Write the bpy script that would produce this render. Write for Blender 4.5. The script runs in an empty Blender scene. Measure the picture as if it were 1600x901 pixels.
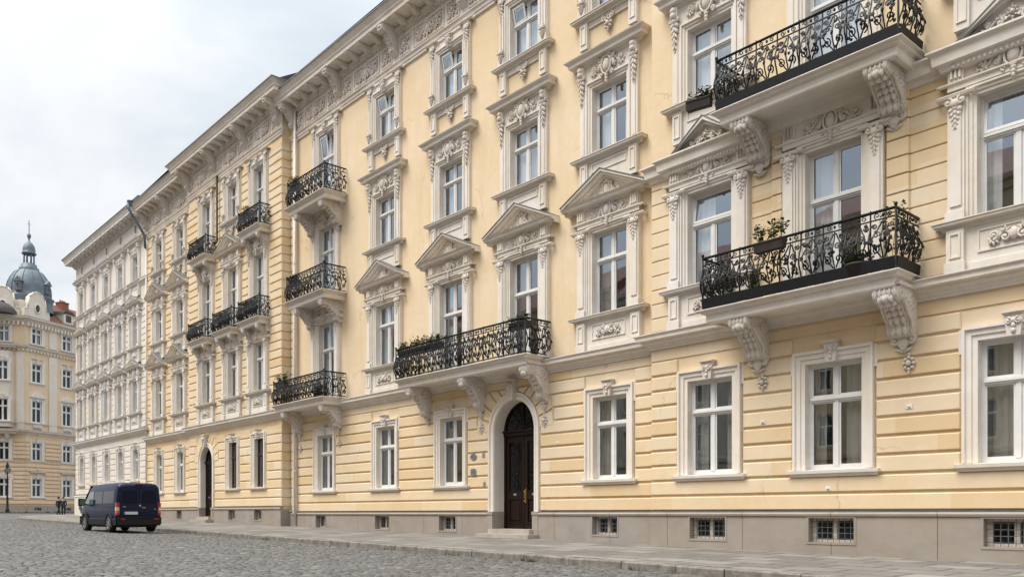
import bpy, bmesh, math, random
from math import sin, cos, pi, radians, sqrt, floor, tan, atan2
from mathutils import Vector
R = random.Random(11)
SC = bpy.context.scene
COL = SC.collection

# ------------------------------------------------------------------ camera, sky, sun, exposure
CAMZ, D0 = 1.05, 18.77
cam = bpy.data.cameras.new('camera'); cam_o = bpy.data.objects.new('camera', cam); COL.objects.link(cam_o)
cam.lens = 1329 / 1600 * 36; cam.sensor_width = 36; cam.shift_y = 350.5 / 1600; cam.clip_end = 2000; cam.clip_start = .1
cam_o.location = (0, -D0, CAMZ); cam_o.rotation_euler = (pi / 2, 0, math.asin(.7507))
SC.camera = cam_o
SUN_EL, SUN_AZ = 60, 205            # degrees; azimuth measured clockwise from +Y (the sun stands behind the camera, a little to its left)
world = bpy.data.worlds.new('World'); SC.world = world; world.use_nodes = True
SC.view_settings.view_transform = 'Standard'; SC.view_settings.look = 'None'
SC.view_settings.exposure = 0.64; SC.view_settings.gamma = 1.0
SC.view_settings.use_curve_mapping = False
SC.render.engine = 'CYCLES'
SC.cycles.max_bounces = 6; SC.cycles.diffuse_bounces = 3; SC.cycles.glossy_bounces = 3
SC.cycles.transparent_max_bounces = 12; SC.cycles.transmission_bounces = 4
SC.cycles.use_denoising = True; SC.cycles.caustics_reflective = False
SC.cycles.sample_clamp_indirect = 4


class N:
    """tiny node-tree helper"""
    def __init__(s, tree):
        s.t = tree; s.t.nodes.clear()
    def n(s, typ, ins=None, **kw):
        nd = s.t.nodes.new(typ)
        for k, v in kw.items(): setattr(nd, k, v)
        for k, v in (ins or {}).items():
            sk = nd.inputs[k]
            if isinstance(v, bpy.types.NodeSocket): s.t.links.new(v, sk)
            elif isinstance(v, bpy.types.Node): s.t.links.new(v.outputs[0], sk)
            else: sk.default_value = v
        return nd
    def math(s, op, a, b=0.0, c=0.0):
        return s.n('ShaderNodeMath', {0: a, 1: b, 2: c}, operation=op).outputs[0]
    def vec(s, v, scale=(1, 1, 1), loc=(0, 0, 0), rot=(0, 0, 0)):
        return s.n('ShaderNodeMapping', {'Vector': v, 'Scale': scale, 'Location': loc, 'Rotation': rot}).outputs[0]
    def noise(s, v, scale, detail=4, rough=.55, dist=0):
        return s.n('ShaderNodeTexNoise', {'Vector': v, 'Scale': scale, 'Detail': detail, 'Roughness': rough, 'Distortion': dist}).outputs[0]
    def ramp(s, f, stops):
        nd = s.n('ShaderNodeValToRGB', {0: f}); e = nd.color_ramp.elements
        while len(e) < len(stops): e.new(.5)
        for i, (p, c) in enumerate(stops):
            e[i].position = p; e[i].color = (c[0], c[1], c[2], 1) if len(c) == 3 else c
        return nd.outputs[0]
    def mix(s, f, a, b, mode='MIX'):
        nd = s.n('ShaderNodeMixRGB', None, blend_type=mode)
        for i, v in enumerate((f, a, b)):
            if isinstance(v, bpy.types.NodeSocket): s.t.links.new(v, nd.inputs[i])
            elif i == 0: nd.inputs[0].default_value = v
            else: nd.inputs[i].default_value = (*v[:3], 1)
        return nd.outputs[0]
    def pos(s):
        return s.n('ShaderNodeNewGeometry').outputs['Position']
    def bump(s, h, strength=.3, dist=.02):
        return s.n('ShaderNodeBump', {'Height': h, 'Strength': strength, 'Distance': dist}).outputs[0]


def g3(v): return (v, v, v)


# world: an overcast sky, veil of cloud over a thin Nishita sky
w = N(world.node_tree)
sky = w.n('ShaderNodeTexSky', sky_type='NISHITA', sun_disc=False)
sky.sun_elevation = radians(SUN_EL); sky.sun_rotation = radians(SUN_AZ)
gen = w.n('ShaderNodeTexCoord').outputs['Generated']
sep = w.n('ShaderNodeSeparateXYZ', {0: gen})
el = w.math('MAXIMUM', sep.outputs[2], 0.0)
inv = w.math('DIVIDE', 1.0, w.math('ADD', el, .22))
flat = w.n('ShaderNodeVectorMath', {0: gen, 3: inv}, operation='SCALE').outputs[0]
cl = w.noise(w.vec(flat, (1, 1, .35), (3.1, 1.7, .4)), .85, 6, .55, .5)
cl2 = w.noise(w.vec(flat, (1, 1, .3), (8.3, 5.1, 2)), 2.3, 5, .6, .3)
cc = w.math('ADD', w.math('MULTIPLY', cl, .75), w.math('MULTIPLY', cl2, .25))
ccol = w.ramp(cc, [(.38, (.565, .615, .665)), (.46, (.67, .71, .74)), (.54, (.815, .825, .83)), (.66, (.68, .715, .745))])
gain = w.math('ADD', .76, w.math('MULTIPLY', w.math('POWER', el, 4), 2.6))
cloud = w.n('ShaderNodeBackground', {'Color': ccol, 'Strength': gain})
thin = w.n('ShaderNodeBackground', {'Color': sky.outputs[0], 'Strength': .1})
mx = w.n('ShaderNodeMixShader', {0: .9, 1: thin, 2: cloud})
w.n('ShaderNodeOutputWorld', {0: mx})

sl = bpy.data.lights.new('sun', 'SUN'); sl.energy = 2.3; sl.angle = radians(34); sl.color = (1, .95, .87)
so = bpy.data.objects.new('sun', sl); COL.objects.link(so)
a_, e_ = radians(SUN_AZ), radians(SUN_EL)
to_sun = Vector((sin(a_) * cos(e_), cos(a_) * cos(e_), sin(e_)))
so.rotation_euler = to_sun.to_track_quat('Z', 'Y').to_euler(); so.location = (0, -40, 60)


# ------------------------------------------------------------------ materials
def mat(name):
    m = bpy.data.materials.new(name); m.use_nodes = True
    return m, N(m.node_tree)


def finish(k, col, rough=.8, nrm=None, metal=0, spec=.4):
    ins = {'Base Color': col if isinstance(col, bpy.types.NodeSocket) else (*col, 1), 'Roughness': rough, 'Metallic': metal, 'Specular IOR Level': spec}
    if nrm is not None: ins['Normal'] = nrm
    b = k.n('ShaderNodeBsdfPrincipled', ins)
    k.n('ShaderNodeOutputMaterial', {0: b})


def plaster(name, col, stain, blocks=0, amount=.35, fine=.25, streak=.5, joints=0, cracks=False):
    """painted render: patchy repaints, rain streaks, a little grain; blocks = course height for per-course tones"""
    m, k = mat(name); p = k.pos()
    a = k.noise(p, .55, 5, .6, .4)
    b = k.noise(p, 3.2, 5, .6)
    st = k.noise(k.vec(p, (2.2, 2.2, .18)), 1.0, 5, .6, .2)
    c = k.mix(k.ramp(a, [(.42, g3(0)), (.7, g3(1))]), col, tuple(min(.84, x * y) for x, y in zip(col, (1.05, 1.09, 1.2))))
    c = k.mix(k.math('MULTIPLY', k.ramp(b, [(.35, g3(1)), (.58, g3(0))]), .13), c, stain)
    c = k.mix(k.math('MULTIPLY', k.ramp(st, [(.50, g3(0)), (.74, g3(1))]), amount * streak), c, stain)
    if blocks:
        s = k.n('ShaderNodeSeparateXYZ', {0: p})
        row = k.math('FLOOR', k.math('DIVIDE', k.math('SUBTRACT', s.outputs[2], 1.08), blocks))
        seg = k.math('FLOOR', k.math('ADD', k.math('DIVIDE', s.outputs[0], 2.4), k.math('MULTIPLY', row, .37)))
        cv = k.n('ShaderNodeCombineXYZ', {0: row, 1: seg})
        wn = k.n('ShaderNodeTexWhiteNoise', {0: cv}, noise_dimensions='3D').outputs[0]
        c = k.mix(k.math('MULTIPLY', k.ramp(wn, [(.45, g3(0)), (1, g3(1))]), .75), c, (.76, .645, .485))
        c = k.mix(k.math('MULTIPLY', k.ramp(wn, [(0, g3(1)), (.4, g3(0))]), .5), c, (.66, .47, .235))
    if cracks:
        wv = k.n('ShaderNodeVectorMath', {0: p, 1: k.n('ShaderNodeVectorMath', {0: k.n('ShaderNodeTexNoise', {'Vector': p, 'Scale': 1.3, 'Detail': 5}).outputs[1], 3: .9}, operation='SCALE').outputs[0]}, operation='ADD').outputs[0]
        vo = k.n('ShaderNodeTexVoronoi', {'Vector': wv, 'Scale': .23}, feature='DISTANCE_TO_EDGE').outputs[0]
        ck = k.math('MULTIPLY', k.math('LESS_THAN', vo, .0025), k.ramp(k.noise(p, .6, 2), [(.5, g3(0)), (.56, g3(1))]))
        c = k.mix(k.math('MULTIPLY', ck, .3), c, (.30, .22, .13))
        pt = k.ramp(k.noise(k.vec(p, (1, 1, 1.4), (4, 2, 7)), .38, 3, .45), [(.60, g3(0)), (.63, g3(1))])
        c = k.mix(k.math('MULTIPLY', pt, .12), c, (.84, .73, .56))
    if joints:
        s = k.n('ShaderNodeSeparateXYZ', {0: p})
        fr = k.math('FRACT', k.math('DIVIDE', k.math('ADD', s.outputs[0], 40.35), joints))
        line = k.math('LESS_THAN', fr, .0075)
        grime = k.noise(k.vec(p, (.8, .8, 1.3)), 1.4, 5, .6, .1)
        c = k.mix(k.math('MULTIPLY', k.ramp(grime, [(.45, g3(0)), (.75, g3(1))]), .35), c, (.20, .175, .15))
        c = k.mix(k.math('MULTIPLY', line, .75), c, (.06, .052, .045))
    h = k.math('ADD', k.noise(p, 38, 3, .6), k.math('MULTIPLY', k.noise(p, 7, 3, .5), 1.2))
    finish(k, c, .88, k.bump(h, fine, .012), spec=.2)
    return m


YEL, YST = (.79, .615, .40), (.56, .44, .30)
CRM, CST = (.79, .715, .615), (.46, .39, .32)
M = {}
M['yellow'] = plaster('yellow_plaster', YEL, YST, cracks=True, amount=.5)
M['rust'] = plaster('yellow_coursed_plaster', YEL, YST, .41, cracks=True)
M['trim'] = plaster('cream_stucco', CRM, CST, amount=.5)
M['carve'] = plaster('carved_stucco', (.70, .625, .54), (.34, .285, .225), amount=.6)
M['wtrim'] = plaster('pale_stucco', (.78, .725, .65), (.50, .44, .37), amount=.45)
M['wwall'] = plaster('pale_coursed_plaster', (.76, .69, .60), (.52, .45, .37), amount=.45)
M['fwall'] = plaster('sand_plaster', (.72, .545, .365), (.46, .36, .25), amount=.5)
M['fpale'] = plaster('light_sand_plaster', (.72, .64, .54), (.48, .41, .33), amount=.5)
M['plinth'] = plaster('grey_plinth_render', (.355, .305, .255), (.23, .195, .165), amount=.3, streak=.5, joints=2.35)


def simple(name, col, rough=.6, metal=0, var=.15, scale=6, bump=.1, spec=.4, vec=(1, 1, 1)):
    m, k = mat(name); p = k.vec(k.pos(), vec)
    f = k.noise(p, scale, 4, .6)
    c = k.mix(k.ramp(f, [(.3, g3(0)), (.7, g3(1))]), tuple(x * (1 - var) for x in col), tuple(min(1, x * (1 + var)) for x in col))
    finish(k, c, rough, k.bump(k.noise(p, scale * 6, 3), bump, .01) if bump else None, metal, spec)
    return m


M['lead'] = simple('lead_sheet', (.17, .175, .18), .5, .3, .25, 3)
M['zinc'] = simple('zinc_sheet', (.13, .16, .185), .55, .2, .3, 1.5)
M['iron'] = simple('black_iron', (.008, .009, .011), .5, .0, .3, 9, spec=.3)
M['white'] = simple('white_window_paint', (.74, .73, .71), .4, 0, .05, 4, .03)
M['brown'] = simple('brown_window_paint', (.055, .030, .02), .4, 0, .2, 6, .05)
M['door'] = simple('dark_stained_wood', (.017, .0085, .006), .5, 0, .45, 4, .15, .2, vec=(8, 8, .7))
M['brass'] = simple('brass', (.5, .33, .12), .3, .9, .1)
M['stone'] = simple('step_stone', (.40, .36, .31), .8, 0, .15, 2, .2)
M['tile'] = simple('red_roof_tile', (.16, .065, .045), .8, 0, .3, 2.5, .3)
M['slate'] = simple('dark_roof', (.07, .06, .06), .7, 0, .25, 2, .3)
M['brick'] = simple('chimney_brick', (.28, .10, .06), .85, 0, .25, 5, .3)
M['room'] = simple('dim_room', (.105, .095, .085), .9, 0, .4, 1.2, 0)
M['curtain'] = simple('white_curtain', (.84, .84, .82), .9, 0, .05, 3, 0)
M['grey_curtain'] = simple('grey_curtain', (.34, .33, .30), .9, 0, .15, 2, 0)
M['planter'] = simple('brown_planter', (.035, .027, .024), .7, 0, .3, 5)
M['leaf'] = simple('leaf_green', (.055, .085, .03), .6, 0, .5, 14, 0)
M['leaf2'] = simple('pale_leaf', (.12, .16, .05), .6, 0, .4, 14, 0)
M['bloom'] = simple('rust_flower', (.30, .07, .04), .6, 0, .3, 20, 0)
M['plate'] = simple('grey_enamel_plate', (.27, .27, .28), .4, .2, .15, 30)


def glass_mat(name, gain, base):
    m, k = mat(name)
    p = k.pos()
    h = k.noise(k.vec(p, (1, 1, .6)), 1.1, 2, .4)
    nb = k.bump(h, .12, .02)
    ge = k.n('ShaderNodeNewGeometry')
    c = k.math('ABSOLUTE', k.n('ShaderNodeVectorMath', {0: ge.outputs['Incoming'], 1: ge.outputs['Normal']}, operation='DOT_PRODUCT').outputs['Value'])
    f = k.math('ADD', base, k.math('MULTIPLY', gain, k.math('POWER', k.math('SUBTRACT', 1.0, c), 4.0)))
    gl = k.n('ShaderNodeBsdfGlossy', {'Color': (.80, .90, 1, 1), 'Roughness': .015, 'Normal': nb})
    tr = k.n('ShaderNodeBsdfTransparent', {'Color': (.95, .97, .98, 1)})
    k.n('ShaderNodeOutputMaterial', {0: k.n('ShaderNodeMixShader', {0: f, 1: tr, 2: gl})})
    return m


M['glass'] = glass_mat('window_glass', .80, .31)
M['glass_far'] = glass_mat('old_window_glass', .5, .05)


# ------------------------------------------------------------------ mesh builder; wall coordinates (x along the wall, p out of it, z up)
class MB:
    def __init__(s): s.v = []; s.f = []; s.m = []; s.sm = []
    def add(s, vs, fs, m=0, smooth=False):
        o = len(s.v); s.v += [(x, -p, z) for x, p, z in vs]
        for f in fs: s.f.append([i + o for i in f]); s.m.append(m); s.sm.append(smooth)
    def box(s, x0, x1, p0, p1, z0, z1, m=0):
        s.add([(x0, p0, z0), (x1, p0, z0), (x1, p1, z0), (x0, p1, z0), (x0, p0, z1), (x1, p0, z1), (x1, p1, z1), (x0, p1, z1)],
              [(0, 1, 2, 3), (4, 5, 6, 7), (0, 1, 5, 4), (1, 2, 6, 5), (2, 3, 7, 6), (3, 0, 4, 7)], m)
    def cbox(s, x0, x1, p0, p1, z0, z1, c=.03, m=0):
        q = p1 - c
        vs = [(x0, p0, z0), (x1, p0, z0), (x1, p0, z1), (x0, p0, z1), (x0, q, z0), (x1, q, z0), (x1, q, z1), (x0, q, z1),
              (x0 + c, p1, z0 + c), (x1 - c, p1, z0 + c), (x1 - c, p1, z1 - c), (x0 + c, p1, z1 - c)]
        fs = [(8, 9, 10, 11)]
        for i in range(4):
            j = (i + 1) % 4; fs += [(i, j, 4 + j, 4 + i), (4 + i, 4 + j, 8 + j, 8 + i)]
        s.add(vs, fs, m)
    def mould(s, x0, x1, prof, m=0, top=None, wrap=True, base=0, xo=0):
        """profile [(p, z)] swept along x with mitred returns at both ends; top = material of the last strip"""
        rows = []
        for p, z in prof:
            e = max(0, p - xo) if wrap else 0
            rows.append([(x0 - e, base, z), (x0 - e, base + p, z), (x1 + e, base + p, z), (x1 + e, base, z)])
        for i in range(len(rows) - 1):
            mm = top if (top is not None and i == len(rows) - 2) else m
            a, b = rows[i], rows[i + 1]
            for j in range(3):
                if wrap or j == 1: s.add([a[j], a[j + 1], b[j + 1], b[j]], [(0, 1, 2, 3)], mm)
        if not wrap:
            for j in (1, 2): s.add([r[j] for r in rows], [tuple(range(len(rows)))], m)
    def prism(s, poly, p0, p1, m=0, back=False):
        n = len(poly)
        vs = [(x, p0, z) for x, z in poly] + [(x, p1, z) for x, z in poly]
        fs = [tuple(range(n, 2 * n))] + [(i, (i + 1) % n, n + (i + 1) % n, n + i) for i in range(n)]
        if back: fs.append(tuple(range(n)))
        s.add(vs, fs, m)
    def xprism(s, prof, x0, x1, m=0):
        """profile [(p, z)] extruded along x, capped"""
        n = len(prof)
        vs = [(x0, p, z) for p, z in prof] + [(x1, p, z) for p, z in prof]
        s.add(vs, [tuple(range(n)), tuple(range(n, 2 * n))] + [(i, (i + 1) % n, n + (i + 1) % n, n + i) for i in range(n)], m)
    def tube(s, pts, r, n=5, m=0, cap=True):
        P = [Vector(q) for q in pts]; k = len(P); vs = []
        ref = None
        for i in range(k):
            t = (P[min(i + 1, k - 1)] - P[max(i - 1, 0)])
            t = t.normalized() if t.length > 1e-9 else Vector((0, 0, 1))
            if ref is None: ref = Vector((0, 1, 0)) if abs(t.y) < .9 else Vector((1, 0, 0))
            u = ref - t * ref.dot(t)
            if u.length < 1e-5: u = t.orthogonal()
            u.normalize(); ref = u; v = t.cross(u)
            rr = r[i] if isinstance(r, (list, tuple)) else r
            for j in range(n):
                a = 2 * pi * (j + .5) / n; vs.append(tuple(P[i] + u * (cos(a) * rr) + v * (sin(a) * rr)))
        fs = [(i * n + j, i * n + (j + 1) % n, (i + 1) * n + (j + 1) % n, (i + 1) * n + j) for i in range(k - 1) for j in range(n)]
        if cap: fs += [tuple(range(n)), tuple(range((k - 1) * n, k * n))]
        s.add(vs, fs, m, n > 4)
    def ell(s, c, r, nu=8, nv=5, m=0, tilt=0):
        vs = []; ct, st_ = cos(tilt), sin(tilt)
        for i in range(nv + 1):
            a = -pi / 2 + pi * i / nv
            for j in range(nu):
                b = 2 * pi * j / nu
                x, p, z = r[0] * cos(a) * cos(b), r[1] * cos(a) * sin(b), r[2] * sin(a)
                vs.append((c[0] + x * ct - z * st_, c[1] + p, c[2] + x * st_ + z * ct))
        fs = [(i * nu + j, i * nu + (j + 1) % nu, (i + 1) * nu + (j + 1) % nu, (i + 1) * nu + j) for i in range(nv) for j in range(nu)]
        s.add(vs, fs, m, True)
    def lathe(s, cx, cp, prof, n=12, m=0, smooth=True):
        """profile [(r, z)] turned about a vertical axis"""
        vs = [(cx + r * cos(2 * pi * j / n), cp + r * sin(2 * pi * j / n), z) for r, z in prof for j in range(n)]
        fs = [(i * n + j, i * n + (j + 1) % n, (i + 1) * n + (j + 1) % n, (i + 1) * n + j) for i in range(len(prof) - 1) for j in range(n)]
        s.add(vs, fs, m, smooth)
    def frame_sweep(s, path, nrm, prof, m=0):
        """profile [(offset, p)] swept along a path in the wall plane; nrm = outward (mitre) vectors"""
        k = len(prof); vs = []
        for (x, z), (nx, nz) in zip(path, nrm):
            for o, p in prof: vs.append((x + nx * o, p, z + nz * o))
        fs = [(i * k + j, i * k + j + 1, (i + 1) * k + j + 1, (i + 1) * k + j) for i in range(len(path) - 1) for j in range(k - 1)]
        s.add(vs, fs, m)
        for i in (0, len(path) - 1): s.add(vs[i * k:(i + 1) * k], [tuple(range(k))], m)
    def architrave(s, w, h, prof, m=0, z0=0):
        a = w / 2
        s.frame_sweep([(-a, z0), (-a, h), (a, h), (a, z0)], [(-1, 0), (-1, 1), (1, 1), (1, 0)], prof, m)
    def mesh(s, name, mats, recalc=True):
        me = bpy.data.meshes.new(name); me.from_pydata(s.v, [], s.f)
        for x in mats: me.materials.append(x)
        me.polygons.foreach_set('material_index', s.m); me.polygons.foreach_set('use_smooth', s.sm)
        if recalc:
            bm = bmesh.new(); bm.from_mesh(me); bmesh.ops.recalc_face_normals(bm, faces=bm.faces); bm.to_mesh(me); bm.free()
        me.update(); return me


def link(name, data, loc=(0, 0, 0), parent=None, rz=0):
    o = bpy.data.objects.new(name, data); COL.objects.link(o); o.location = loc; o.rotation_euler = (0, 0, rz)
    if parent is not None: o.parent = parent
    return o


def thing(o, label, cat, group=None):
    o['label'] = label; o['category'] = cat
    if group: o['group'] = group
    return o


def struct(o, kind='structure'):
    o['kind'] = kind; return o


CACHE = {}
def cached(key, fn):
    if key not in CACHE: CACHE[key] = fn()
    return CACHE[key]


# ------------------------------------------------------------------ carved ornament
def spiral(cx, cz, r0, r1, a0, turns, p, n=14):
    return [(cx + (r0 + (r1 - r0) * i / n) * cos(a0 + turns * 2 * pi * i / n), p, cz + (r0 + (r1 - r0) * i / n) * sin(a0 + turns * 2 * pi * i / n)) for i in range(n + 1)]


def volute(b, cx, cz, r, side, p, t=.022, a0=pi / 2, m=0):
    b.tube(spiral(cx, cz, r, r * .18, a0, side * 1.4, p, 13), [t * (1 - .5 * i / 13) for i in range(14)], 5, m)
    b.ell((cx, p, cz), (t * 1.2, t * 1.2, t * 1.2), 6, 4, m)


def cartouche(b, cx, cz, s, p=.1, m=0):
    b.ell((cx, p, cz), (.13 * s, .085 * s, .19 * s), 10, 6, m)
    b.tube([(cx + .17 * s * cos(2 * pi * i / 14), p + .02, cz + .235 * s * sin(2 * pi * i / 14)) for i in range(15)], .032 * s, 5, m, False)
    for q in (-1, 1):
        volute(b, cx + q * .2 * s, cz + .2 * s, .09 * s, -q, p + .01, .03 * s, pi / 2 - q * .5, m)
        volute(b, cx + q * .17 * s, cz - .22 * s, .07 * s, q, p + .01, .026 * s, -pi / 2, m)
        b.ell((cx + q * .25 * s, p, cz), (.05 * s, .05 * s, .14 * s), 6, 4, m, q * .3)
    for q in (-2, -1, 0, 1, 2):
        b.ell((cx + q * .06 * s, p + .02, cz + .34 * s - abs(q) * .035 * s), (.035 * s, .05 * s, .10 * s), 6, 4, m, -q * .35)
    for i in range(3): b.ell((cx, p + .01, cz - (.28 + .08 * i) * s), ((.07 - .015 * i) * s, .05 * s, .06 * s), 6, 4, m)


def scroll(b, x0, z, L, H, side, p=.08, m=0, n=3):
    """running acanthus scroll leaving x0 towards side"""
    pts = [(x0 + side * L * i / 16, p, z + H * .32 * sin(i / 16 * n * pi)) for i in range(17)]
    b.tube(pts, [.045 * (1 - .5 * i / 16) for i in range(17)], 5, m)
    for j in range(n):
        xc = x0 + side * L * (j + .5) / n; up = 1 if j % 2 == 0 else -1
        volute(b, xc, z - up * H * .10, H * .28, side * up, p + .02, .034, pi / 2 * up, m)
        for q in (-1, 0, 1):
            b.ell((xc + q * L / n * .28, p, z + up * H * (.40 - .1 * abs(q))), (L / n * .11, .055, H * .17), 6, 4, m, -q * .6 * up)


def pendant(b, cx, zt, L, wd, p=.12, m=0):
    """a drop of fruit and leaves hanging from zt"""
    for q in (-1, 1): volute(b, cx + q * wd * .42, zt - wd * .1, wd * .3, q, p + .03, wd * .12, pi / 2, m)
    b.ell((cx, p + .03, zt - wd * .25), (wd * .33, .07, wd * .34), 8, 5, m)
    k = 5
    for i in range(k):
        f = 1 - i / (k + .5); z = zt - wd * .55 - (L - wd * .5) * i / k
        for q in (-1, 0, 1): b.ell((cx + q * wd * .27 * f, p + (.02 if q == 0 else 0), z - abs(q) * .03), (wd * .19 * f + .012, .05 * f + .01, L / k * .52), 6, 4, m, q * .4)
    b.ell((cx, p, zt - L), (.02, .02, .05), 5, 4, m)


def rosette(b, cx, cz, s, p=.05, m=0):
    b.ell((cx, p + .03, cz), (s * .3, .06, s * .34), 8, 5, m)
    for i in range(8):
        a = 2 * pi * i / 8; b.ell((cx + s * .5 * cos(a), p, cz + s * .62 * sin(a)), (s * .25, .05, s * .2), 6, 4, m, a)
    for q in (-1, 1): b.ell((cx, p, cz + q * s * .95), (s * .13, .04, s * .24), 6, 4, m)


# ------------------------------------------------------------------ windows
ARC = [(0, -.20), (0, .05), (.065, .05), (.075, .085), (.135, .085), (.145, .13), (.19, .13), (.2, 0)]
ARC_G = [(0, -.20), (0, .035), (.10, .035), (.112, .07), (.215, .07), (.225, .12), (.285, .12), (.295, 0)]


def keystone(b, zt, s=1, m=0, p=.1):
    b.prism([(-.12 * s, zt - .42 * s), (.12 * s, zt - .42 * s), (.17 * s, zt), (-.17 * s, zt)], 0, p + .05, m)
    b.box(-.19 * s, .19 * s, 0, p + .08, zt, zt + .03, m); b.box(-.21 * s, .21 * s, 0, p + .105, zt + .03, zt + .06, m)
    for q in (-1, 1): volute(b, q * .09 * s, zt - .13 * s, .07 * s, q, p + .07, .022 * s, pi / 2, m)
    for i in range(3): b.ell((0, p + .06, zt - (.12 + .1 * i) * s), (.05 * s, .04, .06 * s), 6, 4, m)


def panel_frame(b, x0, x1, z0, z1, p, m=0, t=.035, d=.025):
    b.box(x0, x1, p, p + d, z0, z0 + t, m); b.box(x0, x1, p, p + d, z1 - t, z1, m)
    b.box(x0, x0 + t, p, p + d, z0 + t, z1 - t, m); b.box(x1 - t, x1, p, p + d, z0 + t, z1 - t, m)


def strips(b, kind, w, h, lo, m=0):
    """flanking pilaster strips"""
    a = w / 2
    for q in (-1, 1):
        def bx(o0, o1, p, z0, z1):
            x0, x1 = sorted((q * (a + o0), q * (a + o1))); b.box(x0, x1, 0, p, z0, z1, m)
        if kind == 'ped':
            bx(.201, .535, .15, lo, h + .02); bx(.26, .48, .185, lo + .3, h - .12); bx(.19, .57, .20, lo, lo + .2)
            x0, x1 = sorted((q * (a + .201), q * (a + .54)))
            b.mould(x0, x1, [(.15, h + .02), (.2, h + .05), (.22, h + .1), (.16, h + .14)], m)
        elif kind == 'hood':
            bx(.201, .455, .10, lo, h + .3); bx(.27, .39, .125, lo + .1, h - .1)
        else:
            bx(.201, .475, .09, lo, h + .3); bx(.24, .32, .14, lo + .35, h - .1); bx(.36, .44, .14, lo + .35, h - .1)
            bx(.201, .50, .16, lo, lo + .3)


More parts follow.
